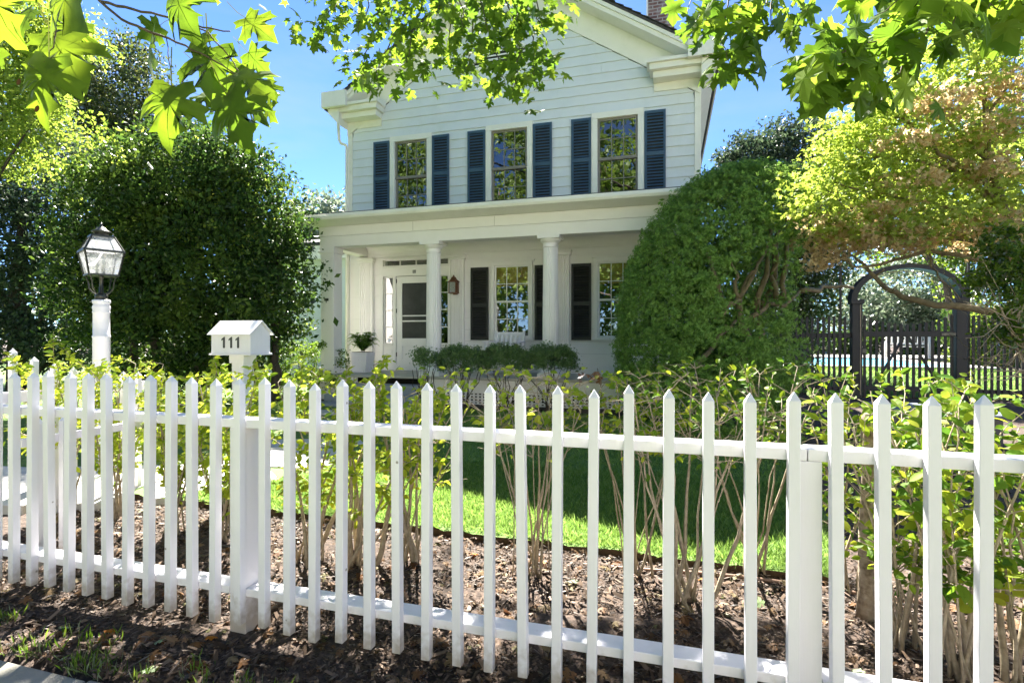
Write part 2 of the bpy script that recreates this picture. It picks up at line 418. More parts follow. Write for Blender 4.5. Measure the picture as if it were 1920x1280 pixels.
# ---------------------------------------------------------------- foliage helpers
def T_diamond():
    return np.array([(0, 0, 0), (.26, .48, .06), (0, 1, -.05), (-.26, .48, .06)]), [(0, 1, 2), (0, 2, 3)]
def T_oval():
    v = [(0, 0, 0), (.2, .18, .04), (.27, .45, .05), (.17, .78, .02), (0, 1, -.08), (-.17, .78, .02), (-.27, .45, .05), (-.2, .18, .04), (0, .25, 0), (0, .6, -.015)]
    f = [(0, 1, 8), (1, 2, 8), (2, 9, 8), (2, 3, 9), (3, 4, 9), (0, 8, 7), (7, 8, 6), (6, 8, 9), (6, 9, 5), (5, 9, 4)]
    return np.array(v), f
def T_star():
    "small five-lobed leaf"
    out = [(0, 0), (.34, -.06), (.2, .2), (.58, .5), (.18, .52), (0, 1.05), (-.18, .52), (-.58, .5), (-.2, .2), (-.34, -.06)]
    v = [(0, .3, 0)] + [(x, y, -.25 * (x * x + (y - .3) ** 2) + .0) for x, y in out]
    return np.array(v), [(0, 1 + i, 1 + (i + 1) % 10) for i in range(10)]
MAPLE_R = [(.06, -.03), (.20, -.10), (.37, -.13), (.36, .0), (.47, .07), (.33, .15), (.29, .22), (.46, .27), (.66, .33), (.59, .43), (.64, .60), (.47, .55), (.38, .60), (.33, .53), (.21, .52), (.24, .68), (.37, .80), (.22, .83), (.15, .95)]
def T_maple(droop=.35, jit=0.0, veins=False):
    rr = np.random.default_rng(int(droop * 1000 + jit * 77777))
    right = [(x + rr.normal(0, jit), y + rr.normal(0, jit)) for x, y in MAPLE_R]
    left = [(-x + rr.normal(0, jit), y + rr.normal(0, jit)) for x, y in MAPLE_R][::-1]
    out = [(0, 0)] + right + [(rr.normal(0, jit), 1.15)] + left
    ph = rr.uniform(0, 6.3)
    def z(x, y):
        f_ = -droop * (x * x * .9 + (y - .25) ** 2 * .5) + .05 * abs(x)
        if veins: f_ += .10 * abs(x) - .9 * droop * max(0, abs(x) - .3) ** 2 * 2 + .035 * math.sin(7 * x + ph) * math.sin(5 * y + ph) - .25 * droop * max(0, y - .7) ** 2 * 4
        return f_
    n = len(out); c0 = (0, .32)
    v = [(0, .32, z(0, .32) + .01)]
    if not veins:
        v += [(x, y, z(x, y)) for x, y in out]
        f = [(0, 1 + i, 1 + (i + 1) % n) for i in range(n)]
    else:
        for t in (.5, 1.0): v += [(x * t, c0[1] + (y - c0[1]) * t, z(x * t, c0[1] + (y - c0[1]) * t)) for x, y in out]
        f = [(0, 1 + i, 1 + (i + 1) % n) for i in range(n)]
        for i in range(n):
            a, b = 1 + i, 1 + (i + 1) % n; f += [(a, a + n, b + n), (a, b + n, b)]
    vf = []
    if veins:
        for (tx, ty) in [(0, 1.08), (.55, .52), (-.55, .52), (.36, -.05), (-.36, -.05)]:
            d = np.array([tx, ty]); q = np.array([-d[1], d[0]]) / np.linalg.norm(d) * .009
            a = len(v)
            for t, w in ((0, 1.0), (.5, .8), (1.0, .15)):
                for sgn in (1, -1):
                    x, y = d * t + q * sgn * w
                    v.append((x, y, z(x, y) - .008))
            for k in (0, 2): vf += [(a + k, a + k + 1, a + k + 3), (a + k, a + k + 3, a + k + 2)]
        a = len(v)
        for k, (x, y, zz) in enumerate(((0, .02, .01), (.03, -.25, .05), (.0, -.6, .16))): v += [(x - .011, y, zz + z(0, 0)), (x + .011, y, zz + z(0, 0))]
        for k in (0, 2): vf += [(a + k, a + k + 1, a + k + 3), (a + k, a + k + 3, a + k + 2)]
    return np.array(v), f, vf
def T_sprig():
    v = []; f = []
    for k, a in enumerate((-.8, -.4, 0, .4, .8)):
        L = 1 - abs(a) * .35; c, s = math.cos(a), math.sin(a); b = len(v)
        for (x, y, z) in [(0, 0, 0), (.07, .5, .05), (0, 1, 0), (-.07, .5, .05)]:
            x *= 1.2; y *= L
            v.append((x * c + y * s, -x * s + y * c, z + .1 * (k % 2)))
        f += [(b, b + 1, b + 2), (b, b + 2, b + 3)]
    return np.array(v), f
def T_sprig3():
    v = []; f = []
    for k, a in enumerate((-.65, 0, .65)):
        L = 1 - abs(a) * .3; c, s = math.cos(a), math.sin(a); b = len(v)
        for (x, y, z) in [(0, 0, 0), (.11, .5, .06), (0, 1, 0), (-.11, .5, .06)]:
            y *= L; v.append((x * c + y * s, -x * s + y * c, z + .1 * (k % 2)))
        f += [(b, b + 1, b + 2), (b, b + 2, b + 3)]
    return np.array(v), f
def T_blade():
    return np.array([(-.028, 0, 0), (.028, 0, 0), (.016, .6, .12), (0, 1, .38)]), [(0, 1, 2), (0, 2, 3)]
def unit(a): return a / np.maximum(np.linalg.norm(a, axis=1, keepdims=True), 1e-9)
def scatter(pts, size, tmpl, nrm=None, bias=0.6, spread=1.0, tip=None, tipb=0.0):
    """vertices/triangles of len(pts) copies of a template; nrm = preferred leaf normal, tip = preferred direction of the leaf's tip"""
    tv, tf = tmpl[0], tmpl[1]
    n = len(pts); pts = np.asarray(pts, float)
    r = unit(rng.normal(size=(n, 3)))
    nn = r * spread + (np.array([0, 0, 1.0]) if nrm is None else nrm) * bias
    nn = unit(nn)
    t = rng.normal(size=(n, 3)) * (1.0 if tip is None else (1 - min(tipb, .95)))
    if tip is not None: t = t + np.asarray(tip) * tipb * 2
    t = unit(t - nn * np.sum(t * nn, axis=1, keepdims=True))
    b = np.cross(t, nn)
    s = (np.full(n, size) if np.isscalar(size) else np.asarray(size)) * rng.uniform(.65, 1.25, n)
    V = pts[:, None, :] + s[:, None, None] * (tv[None, :, 0:1] * b[:, None, :] + tv[None, :, 1:2] * t[:, None, :] + tv[None, :, 2:3] * nn[:, None, :])
    k = len(tv)
    F = (np.array(tf)[None, :, :] + (np.arange(n) * k)[:, None, None]).reshape(-1, 3)
    return V.reshape(-1, 3), F
def tri_mesh(name, V, F, mat, parent=None, off=None, mi=None):
    off = np.array(off if off is not None else (BASE[parent.name] if parent is not None else (0, 0, 0)), float)
    me = bpy.data.meshes.new(name)
    V = V - off
    me.vertices.add(len(V)); me.vertices.foreach_set("co", V.astype(np.float32).ravel())
    me.loops.add(len(F) * 3); me.loops.foreach_set("vertex_index", F.astype(np.int32).ravel())
    me.polygons.add(len(F)); me.polygons.foreach_set("loop_start", np.arange(0, len(F) * 3, 3, dtype=np.int32))
    for mm in (mat if isinstance(mat, (list, tuple)) else [mat]): me.materials.append(mm)
    if mi is not None: me.polygons.foreach_set("material_index", np.asarray(mi, np.int32))
    me.update(calc_edges=True)
    pb = np.array(BASE[parent.name]) if parent is not None else np.zeros(3)
    return link_mesh(name, me, None, parent, tuple(off - pb))
def merge(parts):
    V = []; F = []; o = 0
    for v, f in parts:
        V.append(v); F.append(np.asarray(f) + o); o += len(v)
    return np.concatenate(V), np.concatenate(F)
def crown_points(n, blobs, clump=.35, nclump=None, shell=.35, low=-.9):
    """points in clumps over the outer shell of a union of ellipsoids; blobs = [(centre, (rx,ry,rz)), ...]; also returns outward normals"""
    w = np.array([(r[0] * r[1] * r[2]) ** .667 for c, r in blobs]); w /= w.sum()
    nclump = nclump or max(30, n // 60)
    bi = rng.choice(len(blobs), nclump, p=w)
    C = np.array([blobs[i][0] for i in bi], float); Rr = np.array([blobs[i][1] for i in bi], float)
    d = unit(rng.normal(size=(nclump, 3)))
    d[:, 2] = np.where(d[:, 2] < low, -d[:, 2], d[:, 2])
    rad = 1 - shell * rng.random(nclump) ** 1.6
    P = C + d * Rr * rad[:, None]
    # drop the clumps deep inside another ellipsoid
    inside = np.zeros(nclump, bool)
    for c, r in blobs:
        q = np.sum(((P - np.array(c)) / np.array(r)) ** 2, axis=1)
        inside |= q < (1 - shell * 1.6) ** 2 if shell < .6 else np.zeros(nclump, bool)
    keep = np.where(~inside)[0]
    P = P[keep]; d = d[keep]
    ci = rng.integers(0, len(P), n)
    cs = clump * rng.uniform(.5, 1.3, len(P))
    off = np.clip(rng.normal(size=(n, 3)), -1.9, 1.9) * (cs[ci] * .55)[:, None]
    off[:, 2] *= .7
    return P[ci] + off, unit(d[ci] + .6 * unit(off + 1e-6))
def foliage(name, parent, n, blobs, size, mat, tmpl=None, clump=.35, shell=.35, bias=.5, spread=.9, nclump=None, cut=None, low=-.9, out=True):
    p, nr = crown_points(n, blobs, clump, nclump, shell, low)
    if cut is not None:
        k = cut(p); p = p[k]; nr = nr[k]
    V, F = scatter(p, size, tmpl or T_diamond(), nr if out else None, bias, spread)
    return tri_mesh(name, V, F, mat, parent)
def px_blobs(lst):
    "ellipsoids from photograph outlines: (u, v, z, half width px, half height px, half depth m)"
    return [(tuple(D(u, v, z)), (hw * z / 1000, hd, hh * z / 1000)) for (u, v, z, hw, hh, hd) in lst]
def wiggle(a, b, n=6, amp=.05, sag=0):
    a = Vector(a); b = Vector(b); out = []
    for i in range(n + 1):
        t = i / n
        k = math.sin(math.pi * t)
        out.append(a.lerp(b, t) + Vector((random.gauss(0, amp), random.gauss(0, amp), random.gauss(0, amp) + sag)) * k)
    return out
def taper(r0, r1, n): return [r0 + (r1 - r0) * i / n for i in range(n + 1)]
def limbs(mb, base, tips, r0, r1=.012, amp=.12, n=7, sides=7):
    for t in tips: mb.tube(wiggle(base, t, n, amp), taper(r0, r1, n), sides)
    return mb
ML_street = leafmat("sunlit street tree leaf", [(.08, .14, .03), (.13, .2, .04), (.18, .25, .06)], .3, .6, .1)  # leaf colour lightened to bounce more sun at the house
# ================================================================ terrain, paths
xs = np.unique(np.concatenate([np.linspace(-260, -14, 16), np.linspace(-14, 14, 57), np.linspace(14, 260, 16)]))
ys = np.unique(np.concatenate([np.linspace(-120, 0, 14), np.linspace(0, 4, 41), np.linspace(4, 24, 41), np.linspace(24, 400, 16)]))
gx, gy = np.meshgrid(xs, ys)
near = (np.abs(gx) < 9) & (gy > 1.75) & (gy < 12)
gzz = gz(gx, gy) + np.where(near, rng.normal(0, .012, gx.shape), 0)
gzz = np.where(gy < 1.72, gzz - .06, gzz)
V = np.c_[gx.ravel(), gy.ravel(), gzz.ravel()]
nx, ny = len(xs), len(ys)
i = np.arange((nx - 1) * (ny - 1)); a = (i // (nx - 1)) * nx + i % (nx - 1)
F = np.concatenate([np.c_[a, a + 1, a + nx + 1], np.c_[a, a + nx + 1, a + nx]])
o = tri_mesh("ground", V, F, M_mulch); smooth(o); tag(o, "dark bark mulch ground spread under the shrubs and trees", kind="structure")

def sheet(name, poly, dz, thick, mat, res=.35, kind="structure", label=None, edge=0.0):
    """a slab of ground with an uneven border, following the terrain: poly = outline (x, y)"""
    import bmesh
    bm = bmesh.new()
    pts = []
    for k in range(len(poly)):
        p, q = Vector(poly[k]), Vector(poly[(k + 1) % len(poly)])
        n = max(1, int((q - p).length / .12)) if (q - p).length < 40 else 30
        d = (q - p).normalized() if (q - p).length else Vector((1, 0)); nr = Vector((-d.y, d.x))
        for j in range(n):
            w = p.lerp(q, j / n) + nr * (random.gauss(0, edge) if j else 0); pts.append(w)
    vs = [bm.verts.new((p.x, p.y, 0)) for p in pts]
    bm.faces.new(vs)
    x0, x1 = min(p.x for p in pts), max(p.x for p in pts); y0, y1 = min(p.y for p in pts), max(p.y for p in pts)
    for axis, lo, hi in ((0, x0, x1), (1, y0, y1)):
        k = lo + res
        while k < hi - .01:
            co = (k, 0, 0) if axis == 0 else (0, k, 0); no = (1, 0, 0) if axis == 0 else (0, 1, 0)
            bmesh.ops.bisect_plane(bm, geom=bm.verts[:] + bm.edges[:] + bm.faces[:], plane_co=co, plane_no=no)
            k += res if k < 12 else 2
    bmesh.ops.triangulate(bm, faces=bm.faces[:])
    be = [e for e in bm.edges if e.is_boundary]
    r = bmesh.ops.extrude_edge_only(bm, edges=be)
    low = {v for v in r["geom"] if isinstance(v, bmesh.types.BMVert)}
    for v in bm.verts:
        h = gzf(v.co.x, v.co.y) + dz
        v.co.z = h - (thick if v in low else 0) + (random.gauss(0, .006) if v not in low else 0)
    bmesh.ops.recalc_face_normals(bm, faces=bm.faces)
    if len(mat) > 1:
        for f_ in bm.faces:
            if any(v in low for v in f_.verts): f_.material_index = 1
    me = bpy.data.meshes.new(name); bm.to_mesh(me); bm.free()
    return tag(link_mesh(name, me, mat), label, kind=kind)

def lawn_right(y): return .92 + .17 * (y - 3.4)
front_lawn = [(-16, 3.36), (-6, 3.42), (-2.2, 3.40), (.0, 3.34), (lawn_right(3.3), 3.3), (lawn_right(5), 5), (lawn_right(7.4), 7.4), (.6, 7.75), (-1.5, 8.1), (-4.2, 8.2), (-7.2, 8.3), (-7.6, 12), (-9, 20), (-26, 20), (-26, 3.4)]
sheet("lawn", front_lawn, .05, .09, [M_lawn, M_soil], .4, label="short green lawn between the fence and the house", edge=.02)
sheet("lawn", [(2.2, 13.9), (9.6, 13.9), (12, 17.2), (2.0, 17.2)], .03, .1, [M_lawn, M_soil], .8, label="sunlit lawn beyond the black gate", edge=.02)

def flat_slab(mb, x0, x1, y0, y1, z, t=.06): mb.box(x0, x1, y0, y1, z - t, z)
side = thing("sidewalk", (-1, 1, -.08), None, None); tag(side, "worn concrete sidewalk with dappled light", kind="structure")
for k in range(-8, 9):
    mb = MB(); x = k * 1.45 - .9
    mb.box(x + .006, x + 1.444, .2, 1.66 + random.uniform(-.01, .01), -.20, -.078 + random.uniform(-.003, .003))
    mb.build("paving_slab", M_conc, side, bev=.006)
o = MB().box(-120, 120, -9.5, -1.6, -.22, -.2).build("street", M_road); tag(o, "unseen concrete street before the sidewalk, paled to bounce sun", kind="structure")
o = MB().box(-120, 120, -1.6, .18, -.26, -.1).build("verge", M_lawn); tag(o, "grass verge between sidewalk and street", kind="structure")
o = MB().box(-120, 120, -60, -9.5, -.22, -.12).build("far_verge", M_lawn); tag(o, "grass across the street", kind="structure")

# walkway of pale flagstones from the left gate to the porch steps
path = thing("path", (-4, 4, 0), None, None); tag(path, "pale flagstone walkway curving from the gate to the porch steps", kind="structure")
ctl = [(-7.5, 2.9), (-5.6, 3.3), (-4.5, 3.75), (-3.9, 4.5), (-4.0, 5.4), (-4.6, 6.4), (-5.0, 7.3), (-5.15, 8.0)]
for k in range(len(ctl) - 1):
    p, q = Vector(ctl[k]), Vector(ctl[k + 1]); d = (q - p).normalized(); nr = Vector((-d.y, d.x)); w = .62
    for t0, t1 in ((0, .49), (.51, .99)):
        a, b = p.lerp(q, t0), p.lerp(q, t1)
        poly = []
        for (c, sgn) in ((a, -1), (b, -1), (b, 1), (a, 1)):
            poly.append(tuple(c + nr * sgn * (w + random.uniform(-.05, .05))))
        z = gzf(p.x, p.y) + .062
        mb = MB(); mb.prism(poly, 'z', z - .08, z + random.uniform(0, .008)); mb.build("flagstone", M_path, path, bev=.006)

# pool terrace and pool beyond the black fence
ph = .52
def PG(u, v): 
    p = G(u, v, ph); return (p.x, p.y)
o = MB().box(2.6, 8.6, 17.3, 17.7, .2, ph + .03).box(8.1, 8.6, 17.7, 24.6, .2, ph + .03).build("pool_coping", M_coping); tag(o, "pale stone coping round the near and right edge of the pool", kind="structure")
o = MB().box(2.0, 16, 24.6, 28.5, .2, ph + .028).build("pool_terrace", M_coping); tag(o, "pale stone terrace on the far side of the pool", kind="structure")
o = MB().box(2.0, 8.1, 17.7, 24.6, ph - .2, ph - .03).build("pool_water", M_water); tag(o, "turquoise pool water seen through the black pickets", kind="structure")

# ================================================================ house
HX0, HX1, HW = -6.88, .57, 10.5
XC = (HX0 + HX1) / 2
HBACK = 20.0
house = thing("house", (XC, HW, 0), "white clapboard gabled house with columned front porch", "house")
def HP(mb, name, mat, parent=house, **k): return mb.build(name, mat, parent, **k)
SL = .65
def frieze_low(x): return 8.27 - abs(x - XC) * SL
WIN_UP = [XC - 2.19, XC + .03, XC + 2.22]
WZ0, WZ1 = 4.05, 5.74
# clapboards of the gable front
def board(x0, x1, z0, z1, y, nm="clapboard", slope=True):
    mb = MB()
    h = .020
    def cut(x, z): return x
    xa0, xb0, xa1, xb1 = x0, x1, x0, x1
    if slope:
        lim0 = (8.30 - z0) / SL; lim1 = max(0.02, (8.30 - z1) / SL)
        xa0, xb0 = max(x0, XC - lim0), min(x1, XC + lim0)
        xa1, xb1 = max(x0, XC - lim1), min(x1, XC + lim1)
    yb = y + .03
    vs = [(xa0, y - h, z0), (xb0, y - h, z0), (xb1, y + .006, z1), (xa1, y + .006, z1), (xa0, yb, z0), (xb0, yb, z0), (xb1, yb, z1), (xa1, yb, z1)]
    mb.add(vs, [(0, 1, 2, 3), (5, 4, 7, 6), (0, 4, 5, 1), (1, 5, 6, 2), (2, 6, 7, 3), (3, 7, 4, 0)])
    return HP(mb, nm, M_siding)
EXPO = .196
z = 3.98
while z < 8.2:
    z1 = z + EXPO
    segs = [(HX0 + .09, HX1 - .09)]
    if z < WZ1 and z1 > WZ0:
        segs = []; x = HX0 + .09
        for wc in WIN_UP: segs.append((x, wc - .49)); x = wc + .49
        segs.append((x, HX1 - .09))
    elif random.random() < .45 and z < 7.4:
        j = XC + random.uniform(-2, 2); segs = [(segs[0][0], j - .001), (j + .001, segs[0][1])]
    for (a, b) in segs:
        if z > 8.30 - SL * .05 - .1: continue
        board(a, b, z, z1 + .012, HW)
    z = z1
# porch-height wall: smooth flush boards, openings left for door and windows
LW = [XC + .085, XC + 2.21]
LZ0, LZ1 = 1.36, 2.84
ent = (-6.10, -4.41)
opens = [(ent[0], ent[1], .6, 3.1)] + [(c - .40, c + .40, LZ0, LZ1) for c in LW]
z = .55; zs = [.55]
while z < 3.3: z += .245; zs.append(min(z, 3.98))
zs[-1] = 3.98
for k in range(len(zs) - 1):
    a, b = zs[k], zs[k + 1]
    segs = []; x = HX0 + .02
    for (o0, o1, oz0, oz1) in opens:
        if b > oz0 + .001 and a < oz1 - .001:
            segs.append((x, o0)); x = o1
            lo, hi = max(a, oz0), min(b, oz1)
            if a < oz0: HP(MB().box(o0, o1, HW + .004, HW + .05, a + .001, oz0), "flush_board", M_porch)
            if b > oz1: HP(MB().box(o0, o1, HW + .004, HW + .05, oz1, b - .001), "flush_board", M_porch)
    segs.append((x, HX1 - .02))
    for (p, q) in segs: HP(MB().box(p, q, HW + random.uniform(0, .002), HW + .05, a + .0015, b - .0015), "flush_board", M_porch)
# body of the house behind the front
for xs_, sgn in ((HX0, -1), (HX1, 1)):
    z = .4
    while z < 6.3:
        x_o = xs_ + sgn * .014; 
        mb = MB(); mb.add([(x_o, HW + .02, z), (x_o, HBACK, z), (xs_, HBACK, z + .2), (xs_, HW + .02, z + .2), (xs_ - sgn * .04, HW + .02, z), (xs_ - sgn * .04, HBACK, z), (xs_ - sgn * .04, HBACK, z + .2), (xs_ - sgn * .04, HW + .02, z + .2)],
                          [(0, 1, 2, 3), (4, 7, 6, 5), (0, 4, 5, 1), (3, 2, 6, 7), (0, 3, 7, 4), (1, 5, 6, 2)])
        HP(mb, "side_clapboard", M_siding); z += .196
    HP(MB().box(min(xs_, xs_ + sgn * .022), max(xs_, xs_ + sgn * .022), HW - .026, HW + .10, .4, 6.2), "corner_board", M_trim)
    HP(MB().box(min(xs_, xs_ - sgn * .09), max(xs_, xs_ - sgn * .09), HW - .026, HW - .001, 3.9, 6.1), "corner_board", M_trim, bev=.003)
mb = MB(); mb.prism([(HX0, .3), (HX1, .3), (HX1, 6.4), (XC, 8.6), (HX0, 6.4)], 'y', HBACK, HBACK + .1); HP(mb, "rear_wall", M_siding)
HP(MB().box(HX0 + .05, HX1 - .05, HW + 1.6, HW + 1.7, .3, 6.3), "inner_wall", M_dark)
HP(MB().box(HX0, HX1, HW + .03, HBACK, .1, .5), "foundation", M_stone)
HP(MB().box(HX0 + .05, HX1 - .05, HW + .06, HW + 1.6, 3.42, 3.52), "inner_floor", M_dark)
# roof
RZ = 9.0; HALF = 4.06
for sgn in (-1, 1):
    xe = XC + sgn * HALF
    ze = RZ - HALF * .645
    mb = MB(); mb.prism([(XC, RZ), (XC, RZ - .05), (xe, ze - .05), (xe, ze)], 'y', 10.06, HBACK + .4)
    HP(mb, "roof_slope", M_roof)
    # row of shingle butts along the rake
    for k in range(26):
        t0 = k / 26; xa = XC + sgn * HALF * t0; xb = XC + sgn * HALF * (t0 + 1 / 26 + .008)
        za, zb = RZ - HALF * t0 * .645 + .004, RZ - HALF * (t0 + 1 / 26) * .645 + .004
        HP(MB().prism([(xa, za), (xb, zb), (xb, zb + .014), (xa, za + .004)], 'y', 10.03 + random.uniform(-.008, .008), 10.6), "shingle", M_roof)
    # rake: outer crown, fascia, soffit, frieze on the wall
    L = HALF - .36 if True else HALF
    def slab(d0, d1, y0, y1, x_end, nm, mat, x_in=0.0):
        "board under the roof line: d0..d1 below the roof surface (measured vertically)"
        xa, xb = XC + sgn * x_in, XC + sgn * x_end
        zz = lambda x: RZ - abs(x - XC) * .645
        HP(MB().prism([(xa, zz(xa) - d0), (xb, zz(xb) - d0), (xb, zz(xb) - d1), (xa, zz(xa) - d1)], 'y', y0, y1), nm, mat)
    slab(.051, .13, 10.07, 10.14, 3.62, "rake_crown", M_trim)
    slab(.131, .225, 10.10, 10.18, 3.55, "rake_fascia", M_trim)
    slab(.20, .224, 10.181, HW - .04, 3.5, "rake_soffit", M_trim)
    slab(.225, .235 + (RZ - 8.27) - .26, HW - .045, HW - .012, 3.75, "rake_frieze", M_trim)
    # cornice return
    xo, xi = XC + sgn * 4.02, XC + sgn * 2.78
    x0, x1 = min(xo, xi), max(xo, xi)
    HP(MB().box(x0 + (0.05 if sgn > 0 else 0), x1 - (0 if sgn > 0 else .05), 10.13, HW - .013, 6.29, 6.40), "return_fascia", M_trim, bev=.006)
    HP(MB().prism([(10.08, 6.401), (10.08, 6.46), (HW - .05, 6.56), (HW - .05, 6.401)], 'x', x0, x1), "return_crown", M_trim)
    HP(MB().box(x0 + .11, x1 - .11, 10.22, HW - .013, 6.17, 6.289), "return_soffit", M_trim, bev=.01)
    bx0, bx1 = (XC + 2.90, HX1 - .04) if sgn > 0 else (HX0 + .04, XC - 2.90)
    HP(MB().box(bx0, bx1, HW - .038, HW - .013, 6.02, 6.169), "frieze_block", M_trim, bev=.003)
    # eave box, soffit and gutter along the side
    e0, e1 = XC + sgn * 3.48, XC + sgn * 4.10
    HP(MB().box(min(e0, e1) + (.02 if sgn > 0 else 0), max(e0, e1) - (0 if sgn > 0 else .02), 9.99, 10.079, 6.36, 6.70 - (.0)).box(min(e1, e1 - sgn * .1), max(e1, e1 - sgn * .1), 10.08, HBACK, 6.36, 6.50), "gutter", M_trim, bev=.006)
    s0, s1 = XC + sgn * 3.735, XC + sgn * 4.0
    mb = MB(); mb.prism([(XC + sgn * 3.735, 6.0), (XC + sgn * 4.0, 6.28), (XC + sgn * 4.0, 6.36), (XC + sgn * 3.735, 6.36)], 'y', 10.10, HBACK); HP(mb, "eave_soffit", M_trim)
# downspout on the left corner
mb = MB(); xl = HX0 - .17
mb.tube([(xl - .02, 10.35, 6.32), (xl - .02, 10.35, 6.15), (xl + .0, 10.36, 5.78), (xl + .03, 10.38, 5.70), (HX0 - .03, 10.42, 5.66), (HX0 - .03, 10.44, 5.60), (HX0 - .03, 10.44, .5)], .033, 8)
HP(mb, "downspout", M_trim, sm=True)
# gable vent: low triangular louvre
mb = MB(); vz0, vz1, vw = 6.90, 7.52, 1.18
mb.prism([(XC - vw, vz0), (XC + vw, vz0), (XC + vw - .22, vz0 + .085), (XC - vw + .22, vz0 + .085)], 'y', HW - .03, HW - .012)
for sgn in (-1, 1): mb.prism([(XC + sgn * vw, vz0 + .0), (XC, vz1), (XC, vz1 - .11), (XC + sgn * (vw - .21), vz0 + .086)], 'y', HW - .032, HW - .013)
vent = HP(mb, "gable_vent", M_trim)
mb = MB(); mb.prism([(XC - vw + .25, vz0 + .08), (XC + vw - .25, vz0 + .08), (XC, vz1 - .12)], 'y', HW - .018, HW - .014); mb.build("vent_opening", M_dark, vent)
for k in range(5):
    zz = vz0 + .1 + k * .085; hw = (vw - .25) * (1 - (zz - vz0) / (vz1 - .1 - vz0))
    if hw > .05: MB().box(XC - hw, XC + hw, HW - .028, HW - .0185, zz, zz + .03).build("slat", M_trim, vent)
# chimney
mb = MB(); mb.box(-.42, .14, 12.2, 12.8, 6.2, 9.6); mb.box(-.47, .19, 12.15, 12.85, 9.6, 9.8)
ch = HP(mb, "chimney", M_brick)
MB().box(-.455, -.421, 12.16, 12.24, 6.3, 9.6).build("lead_flashing", M_trim, ch)

# windows
def window(cx, z0, z1, ow, casing, sash_mat, glass, cols, rows, nm, blind=None, head=False, y=HW, cw=.11, sash=.05):
    """casing (the window itself) with sash, muntins, panes; cx centre, ow = outer width"""
    x0, x1 = cx - ow / 2, cx + ow / 2
    mb = MB(); mb.box(x0, x0 + cw, y - .045, y + .06, z0, z1); mb.box(x1 - cw, x1, y - .045, y + .06, z0, z1)
    mb.box(x0, x1, y - .048, y + .06, z1, z1 + cw); mb.box(x0 - .03, x1 + .03, y - .075, y + .06, z0 - .05, z0 - .001)
    if head: mb.box(x0 - .04, x1 + .04, y - .07, y + .02, z1 + cw + .001, z1 + cw + .035)
    w = mb.build(nm, casing, house, bev=.003)
    gx0, gx1 = x0 + cw, x1 - cw; zm = (z0 + z1) / 2
    for (a, b, yy, lab) in ((zm - .02, z1, y + .012, "upper_sash"), (z0, zm + .02, y + .045, "lower_sash")):
        yy = y + (.0 if lab == "upper_sash" else .03)
        s = MB().frame(gx0, gx1, a, b, yy, yy + .03, sash * .8, sash)
        px0, px1, pz0, pz1 = gx0 + sash * .8, gx1 - sash * .8, a + sash, b - sash * .8
        mw = .016
        for c in range(1, cols): xx = px0 + (px1 - px0) * c / cols; s.box(xx - mw / 2, xx + mw / 2, yy + .004, yy + .024, pz0, pz1)
        for r_ in range(1, rows):
            zz = pz0 + (pz1 - pz0) * r_ / rows
            for c in range(cols):
                xa = px0 + (px1 - px0) * c / cols + (mw / 2 if c else 0); xb = px0 + (px1 - px0) * (c + 1) / cols - (mw / 2 if c < cols - 1 else 0)
                s.box(xa, xb, yy + .004, yy + .024, zz - mw / 2, zz + mw / 2)
        s.build(lab, sash_mat, w)
        for c in range(cols):
            for r_ in range(rows):
                xa, xb = px0 + (px1 - px0) * c / cols, px0 + (px1 - px0) * (c + 1) / cols
                za, zb = pz0 + (pz1 - pz0) * r_ / rows, pz0 + (pz1 - pz0) * (r_ + 1) / rows
                t = [random.uniform(-.0016, .0016) for _ in range(3)]
                yc = yy + .014
                mb = MB(); mb.add([(xa, yc + t[0], za), (xb, yc + t[1], za), (xb, yc + t[2], zb), (xa, yc + t[2] - t[1] + t[0], zb)], [(0, 1, 2, 3)])
                mb.build("pane", glass, w)
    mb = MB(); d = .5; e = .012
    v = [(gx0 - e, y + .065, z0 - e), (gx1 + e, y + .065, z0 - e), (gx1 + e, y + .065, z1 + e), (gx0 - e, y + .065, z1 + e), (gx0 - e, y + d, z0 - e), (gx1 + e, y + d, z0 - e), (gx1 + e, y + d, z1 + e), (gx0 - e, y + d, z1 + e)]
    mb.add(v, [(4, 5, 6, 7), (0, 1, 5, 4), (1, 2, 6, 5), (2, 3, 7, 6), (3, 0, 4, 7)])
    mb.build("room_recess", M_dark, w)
    if blind: MB().box(gx0 + .01, gx1 - .01, y + .10, y + .112, blind, z1 - .02).build("bamboo_blind", M_blind, w)
    return w
SLATS = {}
